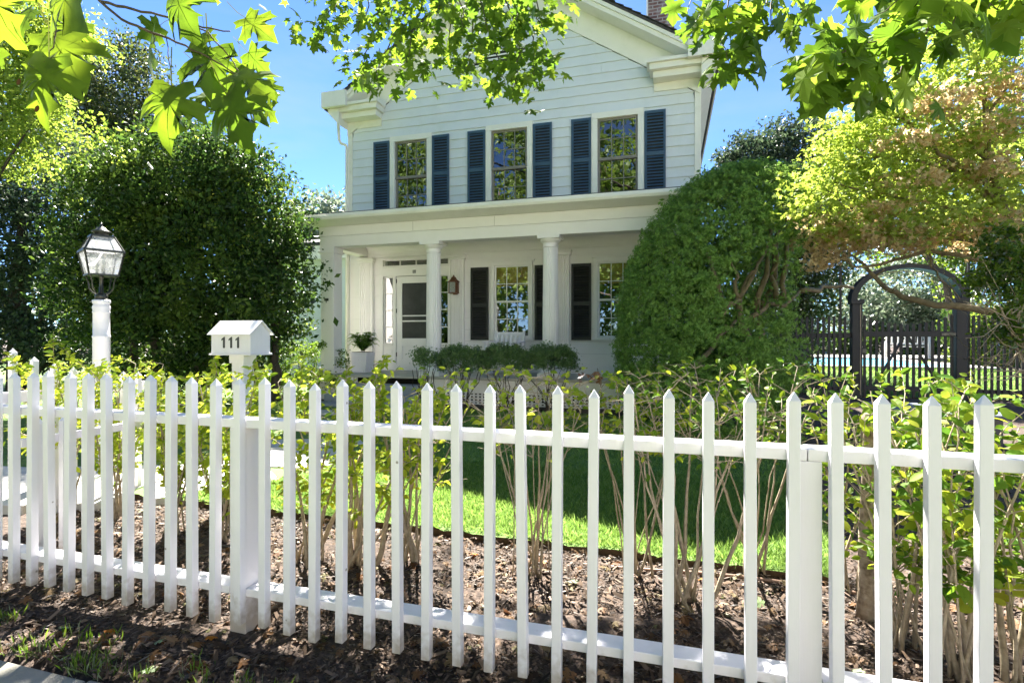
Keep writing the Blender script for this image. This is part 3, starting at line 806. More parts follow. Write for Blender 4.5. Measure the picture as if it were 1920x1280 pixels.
def shutter(x0, x1, z0, z1, mat, y=HW - .05, t=.032, split=.52, pitch=.056, lab=None):
    fw = .045
    mb = MB(); zm = z0 + (z1 - z0) * (1 - split)
    mb.box(x0, x0 + fw, y, y + t, z0, z1); mb.box(x1 - fw, x1, y, y + t, z0, z1)
    for (a, b) in ((z0, z0 + .07), (zm - .04, zm + .04), (z1 - .055, z1)): mb.box(x0 + fw, x1 - fw, y + .001, y + t - .001, a, b)
    s = mb.build("shutter", mat, house, at=((x0 + x1) / 2, y, z0), bev=.002)
    MB().box(x0 + fw, x1 - fw, y + t - .004, y + t - .001, z0 + .05, z1 - .04).build("gap_shade", M_dark, s)  # dark sheet stands in for the shade between the slats
    w = round(x1 - x0 - 2 * fw, 3); key = (w, mat.name)
    first = SLATS.get(key)
    for (a, b) in ((z0 + .07, zm - .04), (zm + .04, z1 - .055)):
        n = int((b - a) / pitch)
        for k in range(n):
            zz = a + (b - a) * (k + .5) / n
            loc = (0, .012, zz - z0)
            if first is None:
                m_ = MB(); m_.add([(-w / 2, -.010, -.014), (w / 2, -.010, -.014), (w / 2, .010, .018), (-w / 2, .010, .018), (-w / 2, -.004, -.018), (w / 2, -.004, -.018), (w / 2, .014, .014), (-w / 2, .014, .014)],
                                  [(0, 1, 2, 3), (4, 7, 6, 5), (0, 4, 5, 1), (3, 2, 6, 7), (0, 3, 7, 4), (1, 5, 6, 2)])
                off = BASE[s.name]; m_.v = [(p[0] + off.x, p[1] + off.y, p[2] + off.z) for p in m_.v]
                first = m_.build("slat", mat, s); first.location = loc; SLATS[key] = first
            else: dup(first, s, loc)
    return s
for wc in WIN_UP:
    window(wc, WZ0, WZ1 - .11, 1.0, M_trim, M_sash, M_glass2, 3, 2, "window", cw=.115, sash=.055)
    shutter(wc - .90, wc - .51, 4.10, 5.67, M_navy); shutter(wc + .51, wc + .90, 4.10, 5.67, M_navy)
for c in LW:
    window(c, LZ0, LZ1, .89, M_porch, M_porch, M_glass, 3, 2, "window", blind=2.42, head=True, cw=.075, sash=.04)
    shutter(c - .885, c - .495, 1.31, 2.82, M_blacksh, pitch=.05); shutter(c + .49, c + .88, 1.31, 2.82, M_blacksh, pitch=.05)

# porch ------------------------------------------------------------
PF = 9.15; PX0, PX1 = -6.65, .39; FL = .65
porch_y0 = 8.98
HP(MB().box(PX0 - .05, PX1 + .05, porch_y0, HW, FL - .05, FL), "porch_floor", M_floor, bev=.008)
HP(MB().box(-4.3, PX1 + .02, porch_y0 + .05, porch_y0 + .08, .36, FL - .051), "skirt_board", M_porch)
HP(MB().box(PX0, -5.75, porch_y0 + .05, porch_y0 + .08, .1, FL - .051), "skirt_board", M_porch)
# lattice below the skirt board
mb = MB(); lx0, lx1 = -4.3, PX1
x = lx0
while x < lx1: mb.box(x, x + .04, porch_y0 + .06, porch_y0 + .068, .18, .359); x += .077
for zz in (.20, .255, .31): mb.box(lx0, lx1, porch_y0 + .0685, porch_y0 + .076, zz, zz + .024)
lat = HP(mb, "lattice", M_porch); lat["kind"] = "stuff"
HP(MB().box(lx0, lx1, porch_y0 + .052, porch_y0 + .085, .135, .179), "lattice_rail", M_porch)
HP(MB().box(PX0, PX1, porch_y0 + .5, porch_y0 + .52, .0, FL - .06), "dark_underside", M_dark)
for xx in (PX0, PX1 - .03): HP(MB().box(xx, xx + .03, porch_y0 + .09, HW, .1, FL - .051), "porch_side_skirt", M_porch)
# entablature
HP(MB().box(PX0 - .02, PX1 + .02, PF, PF + .28, 3.16, 3.368), "porch_beam", M_porch, bev=.004)
HP(MB().box(PX0 - .03, PX1 + .03, PF - .012, PF + .28, 3.371, 3.56), "porch_frieze", M_porch, bev=.004)
for k in (-4.62, -3.0): HP(MB().box(k, k + .004, PF - .0135, PF - .011, 3.38, 3.55), "board_joint", M_sash)
HP(MB().prism([(PF - .10, 3.561), (PF - .36, 3.62), (PF - .38, 3.66), (PF - .38, 3.68), (PF + .3, 3.68), (PF + .3, 3.561)], 'x', PX0 - .24, PX1 + .24), "porch_cornice", M_trim)
HP(MB().box(PX0 - .20, PX1 + .20, PF - .33, HW - .06, 3.681, 3.735), "porch_roof_edge", M_trim, bev=.005)
HP(MB().prism([(PF - .3, 3.736), (HW - .012, 3.95), (HW - .012, 3.97), (PF - .3, 3.756)], 'x', PX0 - .17, PX1 + .17), "porch_roof", M_roof)
for x0 in (PX0 - .02, PX1 - .26): HP(MB().box(x0, x0 + .28, PF + .281, HW - .002, 3.16, 3.56), "side_beam", M_porch, bev=.004)
# ceiling with cove
HP(MB().box(PX0 + .26, PX1 - .26, PF + .281, HW - .002, 3.40, 3.44), "porch_ceiling", M_porch)
cv = [(HW - .001, 3.18), (HW - .03, 3.18)] + [(HW - .03 - .3 * (1 - math.cos(t)), 3.18 + .219 * math.sin(t)) for t in [i * math.pi / 16 for i in range(1, 9)]] + [(HW - .001, 3.399)]
HP(MB().prism(cv, 'x', PX0 + .262, PX1 - .262), "ceiling_cove", M_porch)
HP(MB().box(PX0 + .262, PX1 - .262, HW - .035, HW - .001, 3.13, 3.179), "wall_crown", M_porch, bev=.008)
HP(MB().box(HX0 + .02, HX1 - .02, HW - .02, HW - .001, FL, .78), "base_board", M_porch)
# square corner pillars
for x0 in (PX0, PX1 - .30):
    s = HP(MB().box(x0, x0 + .30, PF, PF + .28, FL + .12, 3.04), "corner_pillar", M_porch, bev=.004)
    MB().box(x0 - .035, x0 + .335, PF - .035, PF + .315, 3.04, 3.09).box(x0 - .02, x0 + .32, PF - .02, PF + .30, 3.0902, 3.159).build("capital", M_porch, s, bev=.01)
    MB().box(x0 - .03, x0 + .33, PF - .03, PF + .31, FL + .001, FL + .119).build("base", M_porch, s, bev=.006)
    MB().frame(x0 + .03, x0 + .27, FL + .2, 2.98, PF - .006, PF - .0005, .025).build("panel_moulding", M_porch, s)
    if x0 < -3:
        MB().tube([(x0 + .13, PF, 2.12), (x0 + .13, PF - .05, 2.12), (x0 + .17, PF - .06, 2.10), (x0 + .16, PF - .05, 2.05)], .008, 6).box(x0 + .09, x0 + .18, PF - .012, PF - .0005, 2.09, 2.14).build("iron_hook", M_bronze, s)
# fluted round columns
fl = []
for k in range(20): fl += [1.0, .985, .945, .985]
for xx in (-4.26, -2.0):
    yc = PF + .14
    prof = [(.142, FL + .18), (.142, FL + 1.0), (.139, 1.9), (.130, 2.95)]
    s = HP(MB().lathe(prof, xx, yc, 80, fl), "column", M_porch)
    MB().lathe([(.128, 2.951), (.14, 2.96), (.14, 2.99), (.13, 3.0), (.135, 3.03), (.17, 3.06), (.185, 3.085), (.185, 3.1)], xx, yc, 32).box(xx - .20, xx + .20, yc - .20, yc + .20, 3.1003, 3.159).build("capital", M_porch, s, sm=False)
    MB().box(xx - .2, xx + .2, yc - .2, yc + .2, FL + .001, FL + .08).lathe([(.185, FL + .0803), (.19, FL + .11), (.17, FL + .13), (.155, FL + .15), (.16, FL + .179)], xx, yc, 32).build("base", M_porch, s)
# fluted pilasters on the wall
for (a, b) in ((-6.585, -6.25), (-4.375, -4.097), (-2.15, -1.866), (-.02, .26)):
    mb = MB(); w = b - a; n = 6; y1 = HW - .001; yf = HW - .085
    poly = [(a, y1), (a, yf)]
    for k in range(n):
        c = a + .03 + (w - .06) * (k + .5) / n; h = (w - .06) / n * .36
        poly += [(c - h, yf), (c - h * .5, yf + .018), (c + h * .5, yf + .018), (c + h, yf)]
    poly += [(b, yf), (b, y1)]
    s = HP(mb.prism(poly, 'z', FL + .14, 3.0), "pilaster", M_porch)
    MB().box(a - .03, b + .03, yf - .03, HW - .001, 3.0001, 3.05).box(a - .05, b + .05, yf - .05, HW - .001, 3.0502, 3.10).box(a, b, yf - .005, HW - .001, 3.1002, 3.128).build("capital", M_porch, s, bev=.006)
    MB().box(a - .02, b + .02, yf - .02, HW - .001, FL + .001, FL + .139).build("base", M_porch, s, bev=.004)
# entrance
ex0, ex1 = ent; exc = (ex0 + ex1) / 2
dx0, dx1 = -5.70, -4.765
ys_ = HW + .02
fr = MB()
fr.box(ex0, ex0 + .08, HW - .03, HW + .1, FL + .001, 3.1); fr.box(ex1 - .06, ex1, HW - .03, HW + .1, FL + .001, 3.1)
fr.box(ex0 + .08, ex1 - .06, HW - .031, HW + .1, 3.065, 3.1); fr.box(ex0 + .08, ex1 - .06, HW - .032, HW + .1, 2.70, 2.92)
fr.box(ex0 + .07, ex1 - .05, HW - .06, HW - .0325, 2.86, 2.905)
fr.box(dx0 - .075, dx0 - .004, HW - .028, HW + .1, FL + .001, 2.70); fr.box(dx1 + .004, dx1 + .075, HW - .028, HW + .1, FL + .001, 2.70)
for (a, b) in ((ex0 + .08, dx0 - .075), (dx1 + .075, ex1 - .06)):
    fr.box(a, b, HW + .0, HW + .1, FL + .001, 1.19); fr.box(a + .03, b - .03, HW - .012, HW - .0005, .78, 1.10); fr.box(a, b, HW - .04, HW - .0005, 1.191, 1.22)
door_surround = HP(fr, "door_surround", M_porch, bev=.003)
def lights(x0, x1, z0, z1, cols, rows, parent, w=.02, glass=M_glass):
    mb = MB().frame(x0, x1, z0, z1, HW + .02, HW + .06, w)
    for c in range(1, cols): xx = x0 + (x1 - x0) * c / cols; mb.box(xx - .009, xx + .009, HW + .022, HW + .058, z0 + w, z1 - w)
    for r_ in range(1, rows): zz = z0 + (z1 - z0) * r_ / rows; mb.box(x0 + w, x1 - w, HW + .022, HW + .058, zz - .009, zz + .009)
    mb.build("light_frame", M_porch, parent)
    for c in range(cols):
        for r_ in range(rows):
            t = random.uniform(-.002, .002)
            xa, xb = x0 + (x1 - x0) * c / cols, x0 + (x1 - x0) * (c + 1) / cols; za, zb = z0 + (z1 - z0) * r_ / rows, z0 + (z1 - z0) * (r_ + 1) / rows
            MB().add([(xa, HW + .04, za), (xb, HW + .04 + t, za), (xb, HW + .04 + t, zb), (xa, HW + .04, zb)], [(0, 1, 2, 3)]).build("pane", glass, parent)
tr = HP(MB().box(ex0 + .08, ex1 - .06, HW + .061, HW + .066, 2.92, 2.925), "transom", M_porch); lights(ex0 + .085, ex1 - .065, 2.921, 3.064, 4, 1, tr)
for (a, b) in ((ex0 + .085, dx0 - .08), (dx1 + .08, ex1 - .065)):
    sl = HP(MB().box(a, b, HW + .061, HW + .07, 1.215, 1.22), "sidelight", M_porch); lights(a, b, 1.221, 2.699, 1, 4, sl, .025)
    if a < -5.5: MB().lathe([(.045, HW + .012), (.045, HW + .016)], 0, 0, 12).v and MB().prism([((a + b) / 2 + .042 * math.cos(t), 1.30 + .042 * math.sin(t)) for t in [k * math.pi / 6 for k in range(12)]], 'y', HW + .034, HW + .037).build("round_sticker", M_sealing, sl)
dmb = MB()
st = .135
dmb.box(dx0, dx0 + st, HW - .005, HW + .03, FL + .02, 2.69); dmb.box(dx1 - st, dx1, HW - .005, HW + .03, FL + .02, 2.69)
for (a, b) in ((FL + .02, FL + .25), (1.17, 1.345), (1.705, 1.735), (1.822, 1.848), (2.545, 2.69)): dmb.box(dx0 + st, dx1 - st, HW - .004, HW + .029, a, b)
dmb.box(dx0 + st, dx1 - st, HW + .012, HW + .022, FL + .25, 1.17)
door = HP(dmb, "screen_door", M_porch, bev=.003)
for (a, b) in ((1.345, 1.705), (1.735, 1.822), (1.848, 2.545)): MB().box(dx0 + st, dx1 - st, HW + .014, HW + .018, a, b).build("screen", M_screen, door)
MB().box(dx1 - .1, dx1 - .07, HW - .05, HW - .006, 1.60, 1.72).build("handle", M_bronze, door, bev=.004)
for zz in (.95, 1.9, 2.55): MB().box(dx0 - .012, dx0 + .012, HW - .02, HW - .006, zz, zz + .09).build("hinge", M_bronze, door)
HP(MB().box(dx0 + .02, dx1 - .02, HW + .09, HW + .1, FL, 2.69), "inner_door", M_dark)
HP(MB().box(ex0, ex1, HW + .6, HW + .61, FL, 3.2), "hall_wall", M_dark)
def one_glyph(mb, x, z, h, y0, y1, serif=False):
    w = h * .2
    if serif:
        mb.box(x - w * .5, x + w * .5, y0, y1, z + h * .12, z + h * .88); mb.box(x - w, x + w, y0, y1, z, z + h * .12); mb.box(x - w, x + w, y0, y1, z + h * .88, z + h)
    else: mb.prism([(x - w * .5, z), (x + w * .5, z), (x + w * .5, z + h), (x + w * .1, z + h), (x - w * 1.35, z + h * .80), (x - w * 1.35, z + h * .66), (x - w * .5, z + h * .76)], 'y', y0, y1)
    return mb
for k in range(3): one_glyph(MB(), -5.283 + k * .028, 2.755, .062, HW - .038, HW - .0325, True).build("numeral", M_digit, door_surround)
# steps
for k, (ya, yb, zt) in enumerate(((8.62, 8.975, .50), (8.28, 8.62, .35), (7.95, 8.28, .22))):
    HP(MB().box(-5.85 - .1 * k, -4.25 + .12 * k, ya, yb - .001, gzf(-5, 8.3) - .05, zt), "stone_step", M_stone, bev=.008)
# rear wing set back on the left
wing = HP(MB().box(-13.0, HX0 - .03, 14.0, 14.1, .0, 4.1), "wing_wall", M_siding)
for k in range(19): MB().add([(-13, 13.985, .4 + k * .196), (HX0 - .03, 13.985, .4 + k * .196), (HX0 - .03, 13.999, .6 + k * .196), (-13, 13.999, .6 + k * .196)], [(0, 1, 2, 3)]).build("clapboard", M_siding, wing)
HP(MB().prism([(13.6, 4.1), (13.6, 4.2), (17, 5.0), (17, 4.1)], 'x', -13.3, HX0 - .03), "wing_roof", M_roof)
HP(MB().box(-13.2, HX0 - .03, 13.62, 13.98, 3.7, 4.099), "wing_cornice", M_trim)
window(-8.62, 1.05, 2.75, 1.0, M_porch, M_porch, M_glass, 2, 2, "window", y=13.97, blind=2.0)

# copper wall lantern beside the door
lx, lz, ly = -4.275, 2.26, HW - .09
lan = thing("wall_lantern", (lx, ly, lz), "small aged copper lantern fixed to the fluted pilaster by the door", "lantern")
mb = MB(); w = .075
for sx in (-1, 1):
    for sy in (-1, 1): mb.box(lx + sx * w - .008, lx + sx * w + .008, ly - .1 + sy * w - .008, ly - .1 + sy * w + .008, lz + .04, lz + .25)
mb.box(lx - w - .015, lx + w + .015, ly - .1 - w - .015, ly - .1 + w + .015, lz + .02, lz + .04); mb.build("cage", M_copper, lan)
mb = MB(); mb.lathe([(.125, lz + .25), (.12, lz + .27), (.08, lz + .30), (.055, lz + .33), (.05, lz + .35), (.02, lz + .37), (.012, lz + .40)], lx, ly - .1, 16); mb.build("roof", M_copper, lan)
MB().box(lx - w + .01, lx + w - .01, ly - .1 - w - .001, ly - .1 - w + .003, lz + .042, lz + .248).build("glass_pane", M_lampglass, lan)
MB().lathe([(.015, lz + .04), (.015, lz + .11), (.022, lz + .13), (.008, lz + .18)], lx, ly - .1, 10).build("bulb", M_bulb, lan)
MB().box(lx - .05, lx + .05, ly - .02, ly + .003, lz + .0, lz + .3).build("back_plate", M_copper, lan)
# ================================================================ white picket fence along the sidewalk
FY = 2.05; PW = .0385
FX0, PITCH = -3.49, .1396
fence = thing("picket_fence", (0, FY, -.06), "long white picket fence with pointed square pickets along the sidewalk", "fence")
def picket_mesh(zb, zt, w=PW):
    mb = MB(); h = w / 2; zs_ = zt - .034
    v = [(-h, 0, zb), (h, 0, zb), (h, w, zb), (-h, w, zb), (-h, 0, zs_), (h, 0, zs_), (h, w, zs_), (-h, w, zs_), (0, h, zt)]
    mb.add(v, [(0, 3, 2, 1), (0, 1, 5, 4), (1, 2, 6, 5), (2, 3, 7, 6), (3, 0, 4, 7), (4, 5, 8), (5, 6, 8), (6, 7, 8), (7, 4, 8)])
    return mb
mb = picket_mesh(.012, 1.18); mb.v = [(x, y + FY, z) for x, y, z in mb.v]
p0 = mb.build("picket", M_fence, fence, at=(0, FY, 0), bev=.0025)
first = True
for k in range(-4, 38):
    x = FX0 + PITCH * k + random.gauss(0, .0025)
    loc = (x, random.gauss(0, .0014), .06 + random.gauss(0, .006)); rot = (random.gauss(0, .003), random.gauss(0, .0045), random.gauss(0, .03))
    if first: p0.location = loc; p0.rotation_euler = rot; first = False
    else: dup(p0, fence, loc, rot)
posts = [-4.47, -1.985, .472, 2.93]
for i in range(3):
    xa, xb = posts[i] + .0015, posts[i + 1] - .0015
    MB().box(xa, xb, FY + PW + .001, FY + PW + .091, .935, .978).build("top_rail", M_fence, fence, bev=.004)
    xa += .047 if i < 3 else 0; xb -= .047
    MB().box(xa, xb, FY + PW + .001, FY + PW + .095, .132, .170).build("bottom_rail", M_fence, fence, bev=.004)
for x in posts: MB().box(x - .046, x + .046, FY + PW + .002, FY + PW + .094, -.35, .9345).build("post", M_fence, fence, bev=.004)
# return fences at the left end
rf = thing("picket_fence", (-4.48, 2.63, 0), "white picket fence stepping down behind the main fence, leafy shoots across its tips", "fence")
hts = [1.294, 1.229, 1.177, 1.137, 1.11, 1.09, 1.08, 1.07]
MB().box(-4.59, -4.49, 2.44, 2.53, -.1, 1.45).build("post", M_fence, rf, bev=.004)
for k, h in enumerate(hts):
    y = 2.632 + k * .134
    mb = picket_mesh(.03, h); mb.v = [(-4.48 + x, y + yy, z) for x, yy, z in mb.v]; mb.build("picket", M_fence, rf, bev=.0025)
for (za, zb) in ((.90, .978),): MB().box(-4.541, -4.501, 2.54, 3.75, za, zb).build("rail", M_fence, rf, bev=.003)
rg = thing("picket_fence", (-3.62, 2.2, 0), "low white picket fence half hidden behind the main pickets", "fence")
for k in range(5):
    y = 2.26 + k * .134
    mb = picket_mesh(.0, .885); mb.v = [(-3.62 + x, y + yy, z) for x, yy, z in mb.v]; mb.build("picket", M_fence, rg, bev=.0025)
for (za, zb) in ((.72, .77),): MB().box(-3.68, -3.641, 2.2, 2.95, za, zb).build("rail", M_fence, rg, bev=.003)

# ================================================================ lamp post
LX, LY = D(190, 600, 5.5).x, D(190, 600, 5.5).y
lp = thing("lamp_post", (LX, LY, 0), "white turned lamp post topped by a bronze four sided lantern", "lamp post")
b = MB().lathe([(.10, -.02), (.10, .2), (.08, .24), (.074, .9), (.074, 1.36), (.078, 1.37), (.078, 1.385), (.072, 1.39), (.072, 1.615), (.076, 1.62), (.076, 1.63), (.071, 1.645), (.078, 1.67), (.076, 1.69), (.066, 1.705), (.078, 1.725), (.078, 1.748), (.07, 1.755)], LX, LY, 28).build("post", M_fence, lp, sm=True)
MB().lathe([(.056, 1.756), (.056, 1.80), (.045, 1.815), (.02, 1.83), (.017, 1.99), (.03, 2.0)], LX, LY, 16).build("stem", M_bronze, lp, sm=True)
LROT = YAW + R(45 + 3)
def LP(rx, ry, z):
    c, s_ = math.cos(LROT), math.sin(LROT)
    return (LX + rx * c - ry * s_, LY + rx * s_ + ry * c, z)
levels = [(2.005, .122), (2.245, .163), (2.40, .092)]
cage = MB()
cor = [(-1, -1), (1, -1), (1, 1), (-1, 1)]
for (z, w), t in zip(levels, (.016, .022, .018)):
    for k in range(4):
        a, b_ = cor[k], cor[(k + 1) % 4]
        cage.bar(LP(a[0] * w, a[1] * w, z), LP(b_[0] * w, b_[1] * w, z), t, t)
for (z0, w0), (z1, w1) in ((levels[0], levels[1]), (levels[1], levels[2])):
    for a in cor: cage.bar(LP(a[0] * w0, a[1] * w0, z0), LP(a[0] * w1, a[1] * w1, z1), .013, .013)
w = .122; cage.add([LP(-w, -w, 2.0), LP(w, -w, 2.0), LP(w, w, 2.0), LP(-w, w, 2.0)], [(0, 1, 2, 3)])
cage.build("lantern_frame", M_bronze, lp)
for (z0, w0), (z1, w1) in ((levels[0], levels[1]), (levels[1], levels[2])):
    for k in range(4):
        a, b_ = cor[k], cor[(k + 1) % 4]; s0, s1 = w0 - .003, w1 - .003
        MB().add([LP(a[0] * s0, a[1] * s0, z0 + .006), LP(b_[0] * s0, b_[1] * s0, z0 + .006), LP(b_[0] * s1, b_[1] * s1, z1 - .006), LP(a[0] * s1, a[1] * s1, z1 - .006)], [(0, 1, 2, 3)]).build("glass_pane", M_lampglass, lp)
MB().lathe([(.06, 2.395), (.062, 2.44), (.085, 2.45), (.083, 2.458), (.05, 2.475), (.038, 2.495), (.018, 2.505), (.012, 2.515), (.014, 2.525), (.002, 2.55)], LX, LY, 20).build("cap", M_bronze, lp, sm=True)
mb = MB()
for k in range(4):
    a = LROT + k * math.pi / 2
    pts = []
    for r_, z in ((.055, 1.81), (.09, 1.83), (.12, 1.87), (.128, 1.93), (.145, 1.985), (.165, 2.0)): pts.append((LX + r_ * math.cos(a + .78), LY + r_ * math.sin(a + .78), z))
    MB().tube(pts, .007, 6).build("scroll_bracket", M_bronze, lp)
for k in range(3):
    a = k * 2.1; x, y = LX + .035 * math.cos(a), LY + .035 * math.sin(a)
    MB().lathe([(.012, 2.006), (.012, 2.09), (.018, 2.10), (.02, 2.125), (.012, 2.15), (.002, 2.175)], x, y, 10).build("candle_bulb", M_bulb, lp, sm=True)

# ================================================================ mailbox
mx0, mx1, my0, my1 = -3.73, -3.325, 3.64, 3.87
mbx = thing("mailbox", ((mx0 + mx1) / 2, (my0 + my1) / 2, .0), "white house shaped mailbox numbered 111 on a square post", "mailbox")
ym = (my0 + my1) / 2
MB().prism([(my0, 1.232), (my1, 1.232), (my1, 1.405), (ym, 1.495), (my0, 1.405)], 'x', mx0, mx1).build("box", M_fence, mbx, bev=.003)
MB().prism([(my0 - .025, 1.388), (ym, 1.503), (my1 + .025, 1.388), (my1 + .025, 1.396), (ym, 1.512), (my0 - .025, 1.396)], 'x', mx0 - .02, mx1 + .02).build("roof", M_fence, mbx)
MB().box(mx0 - .012, mx1 + .012, my0 - .014, my1 + .014, 1.218, 1.2315).build("base_board", M_fence, mbx, bev=.002)
xm = (mx0 + mx1) / 2 + .02
MB().box(xm - .06, xm + .06, ym - .06, ym + .06, -.1, 1.15).box(xm - .075, xm + .075, ym - .075, ym + .075, 1.1502, 1.2175).build("post", M_fence, mbx, bev=.003)
for u in (419.5, 433, 446): 
    p = W(u, 652, my0); one_glyph(MB(), p.x + .004, 1.279, .094, my0 - .004, my0 - .0005).build("numeral", M_digit, mbx)

# ================================================================ porch furniture
px, py = -6.05, 9.72
pl = thing("planter", (px, py, FL), "square white planter box on the porch beside the corner pillar", "planter")
MB().prism([(px - .15, FL + .001), (px + .15, FL + .001), (px + .18, FL + .38), (px - .18, FL + .38)], 'y', py - .16, py + .16).box(px - .19, px + .19, py - .17, py + .17, FL + .381, FL + .41).build("box", M_fence, pl, bev=.005)
MB().box(px - .16, px + .16, py - .14, py + .14, FL + .411, FL + .418).build("soil", M_mulch, pl)
fern = thing("fern", (px, py, FL + .418), "bushy green fern growing in the white planter", "plant")
fv = []
for k in range(70):
    a = random.uniform(0, 2 * math.pi); L = random.uniform(.16, .40); up = random.uniform(.18, .46)
    pts = []
    for j in range(9):
        t = j / 8; pts.append((px + math.cos(a) * L * t, py + math.sin(a) * L * t, FL + .42 + up * math.sin(t * 2.3) - .12 * t * t))
    fr_ = MB().tube(pts, taper(.004, .001, 8), 4)
    pp = []; tp = []
    for j in range(1, 26):
        t = j / 26; i_ = min(7, int(t * 8)); q = Vector(pts[i_]).lerp(Vector(pts[i_ + 1]), t * 8 - i_)
        for sg in (-1, 1):
            pp.append(q); tp.append((-math.sin(a) * sg + .4 * math.cos(a), math.cos(a) * sg + .4 * math.sin(a), -.25))
    sc = np.array([.075 * math.sin(math.pi * min(1, .12 + .88 * (j // 2 + 1) / 26)) for j in range(50)])
    Vv, Ff = scatter(pp, sc, T_diamond(), bias=1.0, spread=.25, tip=unit(np.array(tp)), tipb=.95)
    if k < 40:
        o = tri_mesh("frond", Vv, Ff, ML_fern, fern)
    else: fv.append((Vv, Ff))
Vv, Ff = merge(fv); tag(tri_mesh("inner_fronds", Vv, Ff, ML_fern, fern), kind="stuff")

cx0, cx1, cy = -3.30, -2.68, 9.92
chair = thing("rocking_chair", ((cx0 + cx1) / 2, cy, FL), "white slatted rocking chair on the porch under the window", "chair")
for x in (cx0, cx1 - .045): MB().add([(x, cy - .02, FL + .05), (x + .045, cy - .02, FL + .05), (x + .045, cy + .02, FL + .05), (x, cy + .02, FL + .05), (x, cy + .16, 1.50), (x + .045, cy + .16, 1.50), (x + .045, cy + .20, 1.50), (x, cy + .20, 1.50)], [(0, 3, 2, 1), (4, 5, 6, 7), (0, 1, 5, 4), (1, 2, 6, 5), (2, 3, 7, 6), (3, 0, 4, 7)]).build("back_post", M_fence, chair)
MB().box(cx0 + .046, cx1 - .046, cy + .15, cy + .18, 1.40, 1.47).build("top_rail", M_fence, chair, bev=.004)
for zz, dy in ((1.34, .145), (1.30, .14), (1.24, .135)): MB().box(cx0 + .046, cx1 - .046, cy + dy + .004, cy + dy + .012, zz, zz + .018).build("cross_slat", M_fence, chair)
for k in range(6):
    x = cx0 + .075 + k * (cx1 - cx0 - .17) / 5; MB().bar((x, cy + .03, FL + .42), (x, cy + .15, 1.40), .04, .015).build("slat", M_fence, chair)
MB().box(cx0, cx1, cy - .48, cy + .02, FL + .38, FL + .42).build("seat", M_fence, chair)
for x in (cx0, cx1 - .05):
    MB().box(x, x + .05, cy - .48, cy - .43, FL + .05, FL + .62).build("front_leg", M_fence, chair)
    MB().box(x - .03, x + .08, cy - .52, cy + .06, FL + .621, FL + .645).build("arm", M_fence, chair)
    pts = [(x + .025, cy - .7 + t * 1.2, FL + .03 + .22 * (t - .5) ** 2) for t in [i / 10 for i in range(11)]]
    MB().tube(pts, .022, 6).build("rocker", M_fence, chair)

# ================================================================ black fence with arched gate
BY = 13.5
bf = thing("black_fence", (3.0, BY, 0), "black stained picket fence with an arched gateway beyond the garden", "fence")
gl0, gl1, gr0, gr1 = 3.93, 4.13, 5.87, 6.06
def bpicket(mb, x, y, zb, zt, w=.05, t=.022):
    mb.add([(x - w / 2, y, zb), (x + w / 2, y, zb), (x + w / 2, y, zt - .03), (x + w * .3, y, zt - .006), (x, y, zt), (x - w * .3, y, zt - .006), (x - w / 2, y, zt - .03),
            (x - w / 2, y + t, zb), (x + w / 2, y + t, zb), (x + w / 2, y + t, zt - .03), (x + w * .3, y + t, zt - .006), (x, y + t, zt), (x - w * .3, y + t, zt - .006), (x - w / 2, y + t, zt - .03)],
           [(0, 1, 2, 3, 4, 5, 6), (13, 12, 11, 10, 9, 8, 7), (0, 7, 8, 1), (1, 8, 9, 2), (2, 9, 10, 3), (3, 10, 11, 4), (4, 11, 12, 5), (5, 12, 13, 6), (6, 13, 7, 0)])
    return mb
bp = bpicket(MB(), 3.0, BY, .02, 1.83).build("picket", M_black, bf, at=(3.0, BY, 0))
xs_l = [x for x in np.arange(1.1, 9.6, .108) if not (gl0 - .03 < x < gr1 + .03)]
for i_, x in enumerate(xs_l):
    loc = (x - 3.0, random.gauss(0, .003), random.gauss(0, .008)); rot = (0, random.gauss(0, .004), 0)
    if i_ == 0: bp.location = loc
    else: dup(bp, bf, loc, rot)
for (a, b_) in ((1.0, gl0 - .001), (gr1 + .001, 9.7)):
    for (za, zb) in ((1.36, 1.46), (.18, .27)): MB().box(a, b_, BY + .023, BY + .06, za, zb).build("rail", M_black, bf)
for x0, x1 in ((gl0, gl1), (gr0, gr1)):
    MB().box(x0, x1, BY - .03, BY + .17, -.1, 2.10).build("gate_post", M_black, bf, bev=.006)
    MB().box(x0 - .03, x1 + .03, BY - .06, BY + .2, 2.101, 2.20).build("post_cap", M_black, bf, bev=.006)
# arch: two curved bands with a ceiling between
acx, az = (gl0 + gr1) / 2, 2.201; ro_x, ro_z = (gr1 - gl0) / 2 + .02, .76; th = .12
mb = MB(); n = 28; vs = []; fs = []
for k in range(n + 1):
    a = math.pi * k / n; c, s_ = math.cos(a), math.sin(a)
    for (rx, rz, yy) in ((ro_x, ro_z, BY - .04), (ro_x - th, ro_z - th * .8, BY - .04), (ro_x - th, ro_z - th * .8, BY + .26), (ro_x, ro_z, BY + .26)): vs.append((acx + rx * c, yy, az + rz * s_))
for k in range(n):
    for j in range(4): fs.append((k * 4 + j, k * 4 + (j + 1) % 4, k * 4 + 4 + (j + 1) % 4, k * 4 + 4 + j))
fs += [(0, 1, 2, 3), (n * 4 + 3, n * 4 + 2, n * 4 + 1, n * 4)]
mb.add(vs, fs).build("arch", M_black, bf)
mb = MB(); pts = [(acx + (ro_x - th - .04) * math.cos(math.pi * k / n), BY + .32, az + (ro_z - th * .8 - .03) * math.sin(math.pi * k / n)) for k in range(n + 1)]
mb.tube(pts, .011, 6).build("pale_edge_strip", M_stem, bf)
MB().box(gl1 - .055, gl1 - .035, BY - .045, BY - .031, .1, 2.09).build("pale_edge_strip", M_stem, bf)
